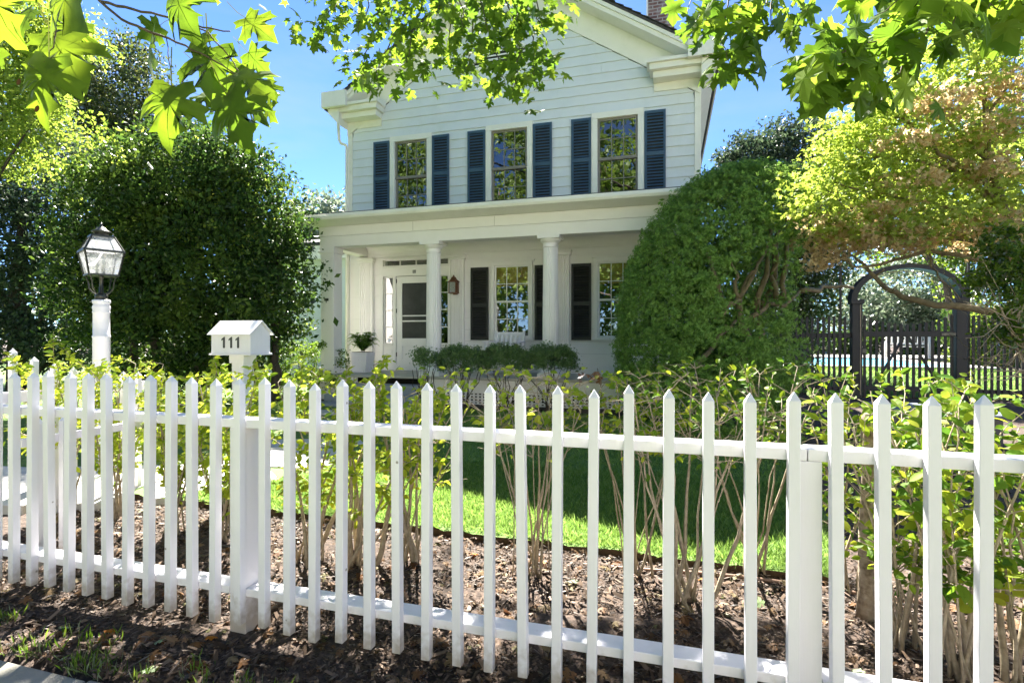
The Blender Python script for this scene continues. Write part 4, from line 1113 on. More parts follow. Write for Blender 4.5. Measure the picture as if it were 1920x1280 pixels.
for x in (3.73, 6.13): MB().box(x - .02, x + .02, BY + .07, BY + .11, -.05, 2.95).build("tall_pole", M_black, bf)
gate = thing("garden_gate", ((gl1 + gr0) / 2, BY + .05, 0), "black picket gate with a dipped top hung under the arch", "gate")
g0, g1 = gl1 + .02, gr0 - .015
ng = 15
for k in range(ng):
    x = g0 + .04 + (g1 - g0 - .08) * k / (ng - 1); t = 2 * k / (ng - 1) - 1
    bpicket(MB(), x, BY + .04, .06, 1.66 + .19 * t * t, .055).build("picket", M_black, gate)
for (za, zb) in ((1.38, 1.50), (.2, .30)): MB().box(g0, g1, BY + .005, BY + .039, za, zb).build("rail", M_black, gate, bev=.004)
MB().bar((acx - .05, BY + .085, 1.36), (acx - .95 + .35, BY + .085, .32), .08, .03).build("brace", M_black, gate)
MB().bar((acx + .05, BY + .085, 1.36), (acx + .62, BY + .085, .32), .08, .03).build("brace", M_black, gate)
for zz in (1.41, .23): MB().box(g1 - .25, g1 + .05, BY - .012, BY + .003, zz, zz + .05).build("hinge", M_bronze, gate)
MB().box(g0 - .07, g0 + .06, BY - .02, BY + .003, 1.02, 1.12).build("latch", M_bronze, gate, bev=.004)

# pale bench by the pool
bx, by_ = 9.45, 25.6
bench = thing("bench", (bx, by_, ph + .03), "pale wooden bench beyond the pool, seen through the gate", "bench")
z0 = ph + .031
def BR(x, y, z): 
    a = R(-25); return (bx + x * math.cos(a) - y * math.sin(a), by_ + x * math.sin(a) + y * math.cos(a), z0 + z)
for sx in (-.72, .72):
    MB().bar(BR(sx, -.25, 0), BR(sx, -.25, .62), .06).build("leg", M_bench, bench); MB().bar(BR(sx, .25, 0), BR(sx, .33, .95), .06).build("leg", M_bench, bench)
    MB().bar(BR(sx, -.3, .64), BR(sx, .3, .64), .07, .04).build("arm", M_bench, bench)
for k in range(5): MB().bar(BR(-.75, -.24 + .11 * k, .43), BR(.75, -.24 + .11 * k, .43), .09, .025).build("seat_slat", M_bench, bench)
for zz in (.55, .92): MB().bar(BR(-.72, .28, zz), BR(.72, .28, zz), .03, .08).build("back_rail", M_bench, bench)
for k in range(13): MB().bar(BR(-.66 + .11 * k, .27, .58), BR(-.66 + .11 * k, .31, .9), .05, .02).build("back_slat", M_bench, bench)

# low grey box on the mulch
ub = thing("utility_box", (3.35, 8.2, 0), "low dark grey box with a paler lid on the mulch near the black fence", "box")
zg = gzf(3.35, 8.2)
MB().box(2.75, 3.95, 7.95, 8.55, zg - .05, zg + .36).build("box", M_box, ub, bev=.02)
MB().prism([(7.88, zg + .361), (8.62, zg + .41), (8.62, zg + .45), (7.88, zg + .40)], 'x', 2.70, 4.0).build("lid", M_boxlid, ub, bev=.008)

# brown drip pipe along the edge of the lawn
pts = [(x, 3.22 + .05 * math.sin(x * 2.1) - .03 * x, gzf(x, 3.2) + .016 + .006 * math.sin(5 * x)) for x in np.linspace(-.35, 1.5, 40)]
o = MB().tube(pts, .011, 8).build("drip_pipe", M_pipe, None, at=pts[0], sm=True); tag(o, "thin brown irrigation pipe lying along the cut edge of the lawn", "pipe")
# sawn-off trunk standing behind the fence
st_ = thing("tree_stump", (.93, 2.98, 0), "tall sawn off pale flaking trunk standing behind the fence", "stump")
pts = [(.93, 2.98, -.05), (.93, 2.98, .15), (.925, 2.98, .45), (.935, 2.975, .7), (.93, 2.97, .9), (.935, 2.965, .985)]
o = MB().tube(pts, [.05, .036, .029, .027, .028, .030], 12).build("trunk", M_stump, st_, sm=True)
MB().lathe([(.029, .984), (.022, 1.0), (.008, 1.005)], .935, 2.965, 10).build("sawn_top", M_stem, st_)
MB().tube([(.94, 2.97, .82), (.985, 2.96, .92), (1.0, 2.96, .99)], [.012, .009, .007], 6).build("side_shoot", M_stem, st_)
# ================================================================ big plants
def gpt(u, z): 
    p = D(u, 632, z); return (p.x, p.y, gzf(p.x, p.y))
def tree(name, base, label, cat, group=None): return thing(name, base, label, cat, group)

# holly hedge trees on the left
t = tree("holly_tree", gpt(370, 9.6), "broad dark glossy evergreen with a rounded top behind the lamp post and mailbox", "tree")
hb = px_blobs([(350, 340, 9.5, 190, 100, 1.2), (245, 410, 9.6, 125, 130, 1.2), (455, 400, 9.4, 100, 130, 1.2), (190, 540, 9.6, 80, 130, 1.0), (370, 500, 9.6, 150, 150, 1.2), (510, 540, 9.4, 60, 140, 1.0), (300, 610, 9.8, 140, 90, .9), (440, 620, 9.8, 105, 80, .9), (350, 690, 10.2, 190, 45, .7)])
foliage("foliage", t, 76000, hb, .09, ML_holly, clump=.28, shell=.5, bias=.55, spread=.9, nclump=1700)
foliage("inner_foliage", t, 4500, [(c, (r[0] * .8, r[1] * .7, r[2] * .8)) for c, r in hb], .17, ML_holly, clump=.5, shell=.9, bias=.2, nclump=500)
o = foliage("backlit_foliage", t, 5200, [(c, (r[0] * .95, r[1] * 1.05, r[2] * .95)) for c, r in hb], .075, ML_lime, clump=.16, shell=.5, bias=.4, nclump=330); tag(o, "yellow green leaves with backlight put into their colour")  # lime colour stands in for light coming through the leaves
mb = MB()
for u, top in ((290, 380), (375, 400), (465, 390), (240, 470), (520, 480)):
    b_ = Vector(gpt(u + random.uniform(-8, 8), 9.7)); tp = D(u, top, 9.6)
    mb.tube(wiggle(b_ - Vector((0, 0, .1)), tp, 8, .06), taper(.10, .03, 8), 8)
    for k in range(6):
        q = b_.lerp(tp, random.uniform(.3, .95)); mb.tube(wiggle(q, q + Vector((random.uniform(-.9, .9), random.uniform(-.4, .4), random.uniform(.2, .8))), 5, .05), taper(.03, .008, 5), 5)
mb.build("trunk", M_darkbark, t, sm=True)
# other trees on the left
def simple_tree(name, label, u, z, blobs, n, size, mat, base_u=None, tr=.16, cat="tree", clump=.4, shell=.45, nl=6, nclump=None, bark=None, group=None, bias=.5):
    t = tree(name, gpt(base_u if base_u is not None else u, z), label, cat, group)
    bl = px_blobs(blobs)
    foliage("foliage", t, n, bl, size, mat, clump=clump, shell=shell, bias=bias, nclump=nclump)
    mb = MB(); b_ = BASE[t.name]
    for k in range(nl):
        c = bl[k % len(bl)][0]; tp = Vector(c) + Vector((random.uniform(-.3, .3), 0, random.uniform(-.2, .3)))
        mid = Vector((b_.x * .75 + tp.x * .25, b_.y * .8 + tp.y * .2, b_.z + (tp.z - b_.z) * random.uniform(.35, .6)))
        if k == 0: mb.tube([b_ - Vector((0, 0, .15)), b_.lerp(mid, .5), mid, mid.lerp(tp, .5), tp], [tr * 1.15, tr, tr * .85, tr * .5, tr * .15], 9)
        else: mb.tube(wiggle(mid, tp, 6, .1), taper(tr * .55, tr * .08, 6), 6)
    mb.build("trunk", bark or M_darkbark, t, sm=True)
    return t
simple_tree("evergreen_tree", "dusky blue green evergreen at the left edge behind the low picket fences", 30, 12, [(50, 330, 12, 120, 120, 1.4), (20, 460, 12, 120, 140, 1.4), (85, 560, 12, 70, 110, 1.2), (-80, 420, 12, 110, 200, 1.4), (30, 640, 12, 130, 60, 1.0), (150, 660, 12.5, 90, 45, .8)], 42000, .10, ML_blue, clump=.35, nclump=1100)
simple_tree("tall_tree", "tall dark tree rising behind the rounded evergreen, sky showing through its crown", 220, 17, [(235, 190, 17, 95, 95, 1.6), (180, 260, 17, 80, 110, 1.6), (285, 270, 17, 60, 90, 1.4), (215, 330, 17, 110, 90, 1.6), (250, 115, 17, 45, 40, .8), (160, 160, 17, 40, 60, .8)], 26000, .13, ML_dark, clump=.5, shell=.6, nclump=620)
simple_tree("lime_tree", "sunlit yellow green tree in the upper left corner", 20, 8.2, [(10, 50, 8.2, 120, 75, 1.0), (-40, 170, 8.2, 120, 90, 1.0), (60, 215, 8.0, 80, 60, .8), (20, 300, 8.3, 60, 45, .7), (120, 60, 8.4, 60, 45, .7), (-20, 120, 8.2, 120, 90, 1.0)], 22000, .075, ML_lime, base_u=-180, tr=.12, clump=.28, shell=.6, nclump=620)
simple_tree("far_tree", "hazy pale green tree far behind the porch roof at the left corner of the house", 615, 36, [(610, 420, 36, 55, 50, 3), (650, 450, 36, 50, 50, 3), (570, 450, 36, 40, 60, 3)], 9000, .32, ML_silver, clump=1.0, shell=.5, nclump=260)
# low clipped hedge
t = tree("low_hedge", gpt(540, 10.4), "low clipped green hedge at the foot of the dark evergreen", "hedge")
foliage("foliage", t, 9000, px_blobs([(500, 690, 10.4, 60, 55, .5), (560, 685, 10.4, 50, 52, .5), (610, 690, 10.6, 40, 50, .5)]), .05, ML_mid, clump=.12, shell=.3, bias=.8)
mb = MB()
for u in (500, 530, 560, 590): mb.tube(wiggle(gpt(u, 10.4), D(u, 680, 10.4), 4, .02), taper(.02, .008, 4), 5)
mb.build("stems", M_darkbark, t)

# domed yew in front of the right end of the porch
YZ = 7.5
t = tree("domed_yew", gpt(1400, 7.6), "large clipped dome shaped yew hiding the right end of the porch", "shrub")
yb = px_blobs([(1400, 640, YZ, 240, 330, 1.5), (1345, 715, 7.35, 168, 75, 1.0)])
ycen = np.array(D(1400, 640, YZ)); yright = np.array((CS, SN, 0))
hc = np.array(D(1420, 545, 6.4)); hr = np.array((.40, 1.2, .46))
hc2 = np.array(D(1335, 590, 6.6)); hr2 = np.array((.26, .5, .22))
def ycut(p):
    rr = rng.random(len(p))
    a = np.sum(((p - hc) / hr) ** 2, axis=1) > .55 + .5 * rr
    b_ = True
    side_ = p @ yright < (p @ np.array((-SN, CS, 0))) * .5 + .12 + .22 * rng.random(len(p)) + .22 * np.clip(p[:, 2] - 2.2, 0, 2)
    return a & b_ & side_ & (p[:, 2] > .12)
foliage("foliage", t, 105000, yb, .058, ML_yew, tmpl=T_sprig3(), clump=.085, shell=.07, bias=1.0, spread=.75, nclump=6500, cut=ycut, low=-.95)
foliage("inner_foliage", t, 22000, px_blobs([(1340, 500, 8.0, 130, 170, .8), (1300, 640, 7.6, 110, 110, .7), (1370, 680, 7.6, 120, 70, .7)]), .08, ML_yew, tmpl=T_diamond(), clump=.25, shell=.9, bias=.3)
mb = MB(); b_ = Vector(gpt(1400, 7.5))
for (uv, zz, r0) in (((1385, 560), 7.2, .085), ((1440, 470), 7.4, .06), ((1460, 420), 7.6, .055), ((1330, 480), 7.3, .05)):
    mb.tube(wiggle(b_, D(*uv, zz), 7, .05), taper(r0 + .02, r0 * .5, 7), 8)
f0 = D(1385, 560, 7.1)
for uv, zz in (((1375, 480), 7.1), ((1420, 490), 7.1), ((1450, 430), 7.3), ((1340, 600), 7.0)):
    mb.tube(wiggle(f0, D(*uv, zz), 6, .04), taper(.035, .008, 6), 6)
for a, b2 in (((1395, 600, 7.2), (1500, 545, 7.6)), ((1500, 545, 7.6), (1600, 540, 8.0)), ((1455, 560, 7.4), (1445, 420, 7.5)), ((1470, 560, 7.4), (1475, 400, 7.6)), ((1300, 690, 6.9), (1380, 600, 7.0))):
    mb.tube(wiggle(D(*a), D(*b2), 6, .04), taper(.04, .02, 6), 6)
mb.build("trunk", M_jbark, t, sm=True)

# trees behind on the right
simple_tree("juniper_tree", "dark feathery conifer rising behind the domed yew", 1450, 15, [(1410, 290, 15, 60, 30, 1.0), (1470, 270, 15, 60, 40, 1.0), (1370, 310, 15, 30, 22, .7), (1520, 260, 15, 50, 45, 1.0), (1450, 350, 15, 110, 60, 1.2)], 15000, .11, ML_blue, clump=.28, shell=.6, nclump=420)
simple_tree("garden_tree", "leafy green tree behind the black fence between yew and gateway", 1500, 14.8, [(1480, 430, 14.8, 90, 90, .9), (1520, 510, 14.8, 65, 80, .9), (1450, 540, 14.8, 70, 80, .9), (1565, 430, 14.8, 65, 80, .9), (1535, 575, 14.8, 40, 40, .6), (1480, 640, 14.8, 45, 60, .6)], 26000, .11, ML_dark, clump=.45, shell=.6, nclump=600)
simple_tree("silvery_tree", "pale silvery green tree framed by the gateway arch", 1700, 30, [(1700, 545, 30, 95, 70, 3), (1650, 590, 30, 70, 45, 2.5), (1760, 590, 30, 60, 40, 2.5), (1700, 610, 30, 110, 35, 2.5)], 16000, .26, ML_silver, clump=.7, shell=.45, nclump=420)
simple_tree("back_tree", "tall green tree behind the gateway and the red tinted maple", 1800, 24, [(1700, 420, 24, 130, 90, 2.2), (1850, 380, 24, 150, 120, 2.2), (1780, 260, 24, 150, 110, 2.2), (1900, 500, 24, 110, 90, 2), (1620, 330, 24, 110, 90, 2)], 26000, .24, ML_mid, clump=.8, shell=.5, nclump=600)
t = tree("sunlit_shrub", gpt(1860, 18), "glowing yellow green shrub behind the black fence right of the gate", "shrub")
foliage("foliage", t, 14000, px_blobs([(1840, 640, 18, 80, 60, 1), (1920, 630, 18, 80, 70, 1), (1790, 700, 17.5, 60, 30, .8), (1880, 710, 17.5, 90, 35, .8)]), .13, ML_lime, clump=.35, shell=.6, bias=.6)
mb = MB()
for u in (1800, 1840, 1880, 1920): mb.tube(wiggle(gpt(u, 18), D(u, 640, 18), 4, .06), taper(.04, .015, 4), 5)
mb.build("stems", M_darkbark, t)
t = tree("dark_hedge", gpt(1700, 27), "dark clipped hedge standing behind the pale bench", "hedge")
foliage("foliage", t, 12000, px_blobs([(1560, 655, 28.5, 90, 30, 1.5), (1680, 650, 28.5, 90, 34, 1.5), (1800, 655, 28.5, 90, 34, 1.5), (1480, 650, 28.5, 90, 40, 1.5)]), .22, ML_holly, clump=.5, shell=.4, bias=.7)
mb = MB()
for u in (1600, 1700, 1780): mb.tube(wiggle(gpt(u, 28.5), D(u, 650, 28.5), 4, .06), taper(.08, .03, 4), 5)
mb.build("stems", M_darkbark, t)

# japanese maple on the right
JB = D(2010, 632, 5.7); JB.z = gzf(JB.x, JB.y)
t = tree("japanese_maple", tuple(JB), "japanese maple on the right with lime green and dry tan leaves over the gate", "tree")
jg = px_blobs([(1600, 255, 6.0, 75, 42, .5), (1565, 320, 6.0, 80, 45, .5), (1530, 385, 6.0, 58, 38, .5), (1680, 215, 5.8, 100, 55, .6), (1700, 310, 5.8, 130, 60, .7), (1800, 150, 5.6, 120, 70, .7), (1860, 270, 5.5, 110, 80, .7), (1780, 385, 5.8, 130, 55, .7), (1640, 380, 5.9, 110, 45, .6), (1760, 90, 5.5, 100, 45, .6), (1900, 70, 5.4, 90, 70, .6), (1900, 380, 5.4, 70, 60, .5), (1620, 425, 5.7, 110, 28, .5), (1760, 430, 5.5, 110, 30, .5)])
foliage("foliage", t, 13500, jg, .06, ML_jm, tmpl=T_star(), clump=.20, shell=.8, bias=.8, spread=.8, nclump=900, out=False)
jd = px_blobs([(1565, 440, 6.0, 85, 32, .5), (1640, 450, 5.9, 110, 34, .6), (1740, 445, 5.8, 100, 30, .6), (1840, 440, 5.6, 90, 36, .6), (1870, 175, 5.5, 70, 36, .5), (1800, 270, 5.6, 55, 20, .4), (1545, 490, 6.0, 38, 20, .3), (1640, 400, 5.8, 70, 20, .4), (1860, 320, 5.4, 70, 22, .4), (1720, 340, 5.4, 70, 18, .4), (1760, 200, 5.3, 60, 22, .4), (1900, 240, 5.2, 60, 30, .4), (1690, 270, 5.4, 50, 16, .3)])
o = foliage("dry_foliage", t, 7500, jd, .05, ML_jmdry, tmpl=T_star(), clump=.12, shell=.8, bias=.6, spread=.9, nclump=420, out=False)
tag(o, "dry tan leaves low on the crown")
mb = MB()
j1 = [JB - Vector((0, 0, .1)), D(1960, 640, 5.6), D(1915, 480, 5.5), D(1880, 390, 5.5), D(1852, 300, 5.5), D(1848, 200, 5.5), D(1830, 110, 5.5)]
mb.tube(j1, [.10, .075, .055, .045, .036, .025, .012], 9)
for pts, r0 in (([(1895, 430, 5.5), (1840, 330, 5.5), (1760, 290, 5.6), (1690, 220, 5.7), (1640, 200, 5.8)], .03), ([(1880, 390, 5.5), (1790, 320, 5.6), (1700, 300, 5.7), (1600, 290, 5.9)], .026),
                ([(1960, 600, 5.6), (1820, 577, 5.9), (1690, 556, 6.0), (1650, 530, 6.0), (1605, 485, 6.0)], .048), ([(1940, 540, 5.6), (1850, 490, 5.7), (1740, 470, 5.8), (1620, 500, 5.9), (1540, 480, 6.0)], .03),
                ([(1930, 500, 5.5), (1820, 450, 5.7), (1700, 440, 5.8), (1590, 420, 5.9), (1510, 395, 6.0)], .03), ([(1852, 300, 5.5), (1780, 230, 5.6), (1720, 150, 5.7)], .022), ([(1905, 460, 5.5), (1800, 395, 5.7), (1680, 370, 5.8), (1560, 340, 5.9)], .026),
                ([(1848, 220, 5.5), (1890, 150, 5.4), (1910, 80, 5.4)], .018), ([(1740, 470, 5.8), (1760, 520, 5.8), (1800, 560, 5.8)], .012), ([(1950, 620, 5.5), (1890, 640, 5.3), (1840, 610, 5.3)], .012), ([(1950, 650, 5.5), (1880, 690, 5.3), (1830, 660, 5.2)], .012), ([(1960, 640, 5.5), (1900, 590, 5.3), (1860, 600, 5.2)], .01)):
    P_ = [D(*p) for p in pts]; Q = [P_[0]]
    for a, b2 in zip(P_[:-1], P_[1:]): Q += wiggle(a, b2, 4, .02)[1:]
    mb.tube(Q, taper(r0, r0 * .35, len(Q) - 1), 7)
    for k in range(9):
        q = random.choice(Q[2:]); e = q + Vector((random.uniform(-.5, .2), random.uniform(-.3, .3), random.uniform(-.12, .35)))
        mb.tube(wiggle(q, e, 4, .03), taper(r0 * .28, .002, 4), 5)
mb.build("trunk", M_jbark, t, sm=True)
t = tree("leafy_shrub", tuple(D(1990, 632, 4.6).xy) + (gzf(3, 4.5),), "green shrub with bare grey twigs at the right edge below the maple", "shrub")
foliage("foliage", t, 3500, px_blobs([(1890, 480, 4.9, 50, 40, .3), (1850, 520, 5.0, 45, 30, .3), (1910, 540, 4.8, 40, 45, .3), (1900, 610, 4.8, 40, 40, .3), (1890, 440, 4.9, 40, 24, .3)]), .05, ML_mid, tmpl=T_oval(), clump=.10, shell=.8, bias=.6, nclump=110)
mb = MB(); b_ = BASE[t.name]
for k in range(34):
    e = D(random.uniform(1800, 1930), random.uniform(470, 760), random.uniform(4.5, 5.0)); c = D(1940, random.uniform(540, 720), 4.7)
    mb.tube([b_, b_.lerp(c, .6), c] + wiggle(c, e, 4, .04)[1:], [.016, .012, .009, .007, .005, .003, .002], 5)
mb.build("twigs", M_stem, t)

# evergreen bushes along the front of the porch
for (u, v0, v1, hw, n, lab) in ((800, 648, 715, 32, 1300, "sparse thin evergreen bush in front of the first round column"), (868, 643, 728, 52, 5200, "rounded clipped bush beside the first column, left end of the porch row"),
                           (950, 643, 722, 54, 5400, "rounded clipped bush under the rocking chair window"), (1032, 644, 720, 54, 5000, "rounded clipped bush at the foot of the second column")):
    z_ = 8.75; c = D(u, 632, z_)
    t = tree("porch_bush", (c.x, c.y, gzf(c.x, c.y)), lab, "bush", "clipped bushes along the front of the porch")
    vm = (v0 + v1) / 2 - 6; hh = (v1 - v0) / 2
    foliage("foliage", t, n, px_blobs([(u, vm, z_, hw * .92, hh * .78, .32), (u - hw * .4, vm + 3, z_, hw * .55, hh * .74, .3), (u + hw * .4, vm + 3, z_, hw * .55, hh * .74, .3)]), .042, ML_box, tmpl=T_sprig(), clump=.08, shell=.35 if n > 2000 else .8, bias=.8, nclump=n // 24, low=-.4)
    mb = MB(); b_ = BASE[t.name]
    for k in range(13):
        a = b_ + Vector((random.uniform(-.12, .12), random.uniform(-.1, .1), -.05)); e = D(u + random.uniform(-hw, hw) * .9, random.uniform(vm - 5, vm + 25), z_ + random.uniform(-.2, .2))
        mb.tube(wiggle(a, e, 6, .03), taper(.012, .004, 6), 5)
    mb.build("stems", M_darkbark, t)

# distant woods filling the view, one mass
wb = []
for k in range(46):
    a = R(-95 + 190 * k / 45) ; rr_ = random.uniform(44, 70)
    wb.append(((rr_ * math.sin(a), rr_ * math.cos(a), random.uniform(1, 3.0)), (random.uniform(3.5, 6), 3, random.uniform(3.0, 5.5))))
for u, z_, h in ((-60, 22, 4), (60, 24, 3.6), (160, 23, 3.4), (300, 22, 2.8), (420, 24, 2.5), (560, 26, 2.5), (1430, 30, 4), (1560, 34, 4), (1900, 32, 5.5), (2050, 28, 6)):
    p = D(u, 632, z_); wb.append(((p.x, p.y, h * .45), (2.6, 1.5, h * .7)))
p, nr = crown_points(52000, wb, 1.1, 1500, .3, -.5)
V, F = scatter(p, .38, T_diamond(), nr, .5, .9)
o = tri_mesh("distant_woods", V, F, ML_dark); tag(o, "dark mass of trees closing off the view", kind="stuff")

# trees across the street: seen only as reflections in the window panes
for k, (x, y, h, r_) in enumerate(((-24, -22, 13, 7.5), (-15, -24, 15, 8), (-6, -22, 13, 7), (-10, -30, 17, 8), (-30, -30, 16, 8), (-2, -34, 14, 6.5), (17.5, -31, 13, 6), (-34, -18, 9, 5), (36, -20, 10, 5.5))):
    t = thing("street_tree", (x, y, -.12), "broad leafy tree across the street, mirrored in the window panes", "tree", "trees across the street")
    foliage("foliage", t, 7000, [((x, y, h), (r_, r_, h * .55)), ((x + 2, y + 1, h * .6), (r_ * .8, r_ * .8, h * .4)), ((x - 2, y, h * .7), (r_ * .8, r_ * .8, h * .4))], .55, ML_street, clump=1.3, shell=.5, nclump=130)
    MB().tube([(x, y, -.2), (x + .1, y, 2), (x, y, h)], [.35, .28, .1], 9).build("trunk", M_bark, t, sm=True)

# white houses added across the street to bounce sun at the house front
for x0, x1, lab in ((3, 15, "added white house across the street, bouncing sun at the porch"), (17, 29, "second added white house across the street, bouncing sun, further along"), (-52, -41, "added white house across the street, bouncing sun, at the far end")):
    t = thing("reflector_house", ((x0 + x1) / 2, -14, -.12), lab, "house", None)
    xm_ = (x0 + x1) / 2
    mb = MB(); mb.prism([(x0, -.2), (x1, -.2), (x1, 6.6), (xm_, 10.2), (x0, 6.6)], 'y', -24, -14); mb.build("wall", M_porch, t)
    mb = MB()
    for sg in (-1, 1): mb.prism([(xm_, 10.25), (xm_, 10.45), (xm_ + sg * ((x1 - x0) / 2 + .4), 6.5), (xm_ + sg * ((x1 - x0) / 2 + .4), 6.3)], 'y', -24.3, -13.6)
    mb.build("roof", M_roof, t)
    for k in range(3):
        for zz in (1.0, 4.0):
            cx = x0 + (x1 - x0) * (k + .5) / 3; w = MB().frame(cx - .6, cx + .6, zz, zz + 1.8, -13.999, -13.95, .1).build("window", M_trim, t)
            MB().box(cx - .5, cx + .5, -13.999, -13.98, zz + .1, zz + 1.7).build("pane", M_dark, w)

t = thing("hedge_row", (-20, -27, -.12), "tall leafy hedge across the street behind the street trees", "hedge")
foliage("foliage", t, 22000, [((x, -27 + (x % 3), 2.5), (4, 2, 4.2)) for x in range(-48, 4, 5)] + [((x, -30, 9), (5, 2, 5)) for x in range(-44, 2, 8)], .6, ML_street, clump=1.4, shell=.4, nclump=1000)
MB().box(-48, 2, -27.2, -26.9, -.2, 1.5).build("stems", M_darkbark, t)
# ================================================================ maples overhead
def mesh_from(tv, tf, name, mats, vf=None):
    me = bpy.data.meshes.new(name)
    me.from_pydata([tuple(p) for p in tv], [], [tuple(int(i) for i in f) for f in tf] + [tuple(int(i) for i in f) for f in (vf or [])])
    for m_ in mats: me.materials.append(m_)
    if vf: me.polygons.foreach_set("material_index", np.r_[np.zeros(len(tf)), np.ones(len(vf))].astype(np.int32))
    me.update(); return me
def quat_from(nrm, tip):
    n = Vector(nrm).normalized(); t_ = Vector(tip); t_ = (t_ - n * t_.dot(n)).normalized(); b_ = t_.cross(n)
    return Matrix((b_, t_, n)).transposed().to_quaternion()
RIGHT = Vector((CS, SN, 0)); FWD = Vector((-SN, CS, 0)); UP = Vector((0, 0, 1))
def put(me, name, parent, pos, q, size):
    o = bpy.data.objects.new(name, me); COL.objects.link(o); o.parent = parent
    o.location = Vector(pos) - BASE[parent.name]; o.rotation_mode = 'QUATERNION'; o.rotation_quaternion = q; o.scale = (size,) * 3
    return o

# close maple on the left: every leaf is an object
mt1 = thing("maple_tree", (-4.6, -1.6, -.1), "maple whose large close leaves hang at the upper left, above the lamp post", "tree")
near_me = []; near_tv = []
for k in range(4):
    tv, tf, vf = T_maple(.22 + .12 * k, .012 + .004 * k, True); near_tv.append(tv); near_me.append(mesh_from(tv, tf, "leaf", [ML_near, ML_vein], vf)); near_me[-1].polygons.foreach_set('use_smooth', np.ones(len(near_me[-1].polygons), bool))
# (attachment u, v, depth, direction of the tip in the picture in degrees [0 = right, -90 = down], size px, turn about the tip axis, lean towards the viewer)
NL = [(118, -22, 1.12, -48, 150, 15, 25), (104, 66, 1.22, -62, 128, -25, 10), (92, 108, 1.16, -98, 138, 10, 5), (330, -14, 1.20, -62, 118, 20, 15), (460, 34, 1.30, -38, 78, -15, 5),
      (288, 66, 1.24, -88, 92, 58, 10), (322, 160, 1.14, -94, 128, 4, 8), (395, 88, 1.22, -82, 118, -20, 12), (466, 98, 1.28, -50, 68, 20, 0), (444, 140, 1.20, -40, 100, -30, 20), (425, 178, 1.16, -66, 128, 12, 10),
      (470, 168, 1.24, -55, 84, 35, 25), (498, 150, 1.30, -70, 52, -40, 10), (385, 62, 1.26, -80, 62, 30, 15), (372, 122, 1.24, -30, 88, 40, 30), (140, 40, 1.32, -100, 82, -30, 20), (452, 120, 1.32, -110, 86, 25, -15),
      (60, 20, 1.3, -130, 90, 30, 10), (300, 48, 1.3, -150, 50, -45, 10), (372, 178, 1.26, -40, 62, -40, 20), (500, 196, 1.3, -50, 50, 30, 20), (-10, 60, 1.2, -110, 120, 20, 10), (-20, -20, 1.15, -60, 140, 10, 10)]
for k, (u, v, z_, ang, px_, turn, lean) in enumerate(NL):
    tip = (RIGHT * math.cos(R(ang)) + UP * math.sin(R(ang)))
    nrm = -FWD
    nrm = Matrix.Rotation(R(turn), 3, tip) @ nrm
    side_ = tip.cross(nrm); nrm = Matrix.Rotation(R(lean), 3, side_) @ nrm; tip2 = Matrix.Rotation(R(lean), 3, side_) @ tip
    o = put(near_me[k % 4], "leaf", mt1, D(u, v, z_), quat_from(nrm, tip2), px_ * .86 * z_ / 1000)
    if k == 2:
        for (a, b_, r_) in ((.40, .46, .045), (.04, .84, .05)):
            zt_ = near_tv[2][np.argmin((near_tv[2][:, 0] - a) ** 2 + (near_tv[2][:, 1] - b_) ** 2), 2] + .02
            me = mesh_from([(a + r_ * math.cos(t), b_ + r_ * 1.2 * math.sin(t), zt_) for t in [i * math.pi / 4 for i in range(8)]], [tuple(range(8))], "brown_spot", [ML_deadleaf])
            s_ = bpy.data.objects.new("brown_spot", me); COL.objects.link(s_); s_.parent = o; s_.location = (0, 0, 0)
def twig(parent, pts, r0, r1, name="twig", mat=None, sides=6, amp=.006):
    Q = [Vector(pts[0])]
    for a, b_ in zip(pts[:-1], pts[1:]): Q += wiggle(a, b_, 4, amp)[1:]
    return MB().tube(Q, taper(r0, r1, len(Q) - 1), sides).build(name, mat or M_twig, parent, sm=True)
c1 = D(60, -140, 1.25)
twig(mt1, [c1, D(188, 3, 1.22), D(250, 18, 1.22), D(316, 33, 1.22), D(380, 52, 1.22), D(432, 59, 1.24)], .004, .0014, amp=.002)
twig(mt1, [D(188, 3, 1.22), D(242, 44, 1.21), D(316, 72, 1.2), D(376, 100, 1.2), D(430, 132, 1.2), D(470, 165, 1.22)], .0035, .001, amp=.002)
twig(mt1, [D(316, 33, 1.22), D(390, 60, 1.23), D(440, 120, 1.23), D(447, 136, 1.22)], .002, .001, amp=.002)
twig(mt1, [D(100, -60, 1.2), D(98, 20, 1.19), D(104, 66, 1.2), D(92, 108, 1.17)], .0025, .001, amp=.002)
twig(mt1, [D(425, 178, 1.17), D(440, 150, 1.19), D(447, 136, 1.22)], .0014, .001, amp=.001)
twig(mt1, [D(322, 160, 1.14), D(316, 110, 1.17), D(312, 72, 1.2)], .001, .001, amp=.001)
twig(mt1, [D(288, 66, 1.24), D(300, 64, 1.22), D(316, 72, 1.2)], .001, .001, amp=.001)
tb = BASE[mt1.name]
MB().tube([tb, tb + Vector((.05, .05, 1.5)), tb + Vector((.1, .2, 2.6)), tb + Vector((.5, .8, 3.6)), tb + Vector((1, 1.6, 5.2))], [.2, .16, .14, .10, .03], 10).build("trunk", M_bark, mt1, sm=True)
twig(mt1, [tb + Vector((.1, .2, 2.6)), Vector((-3.2, -.1, 3.3)), Vector((-2.0, .6, 2.9)), c1], .06, .004, "branch", M_bark, 8, .03)
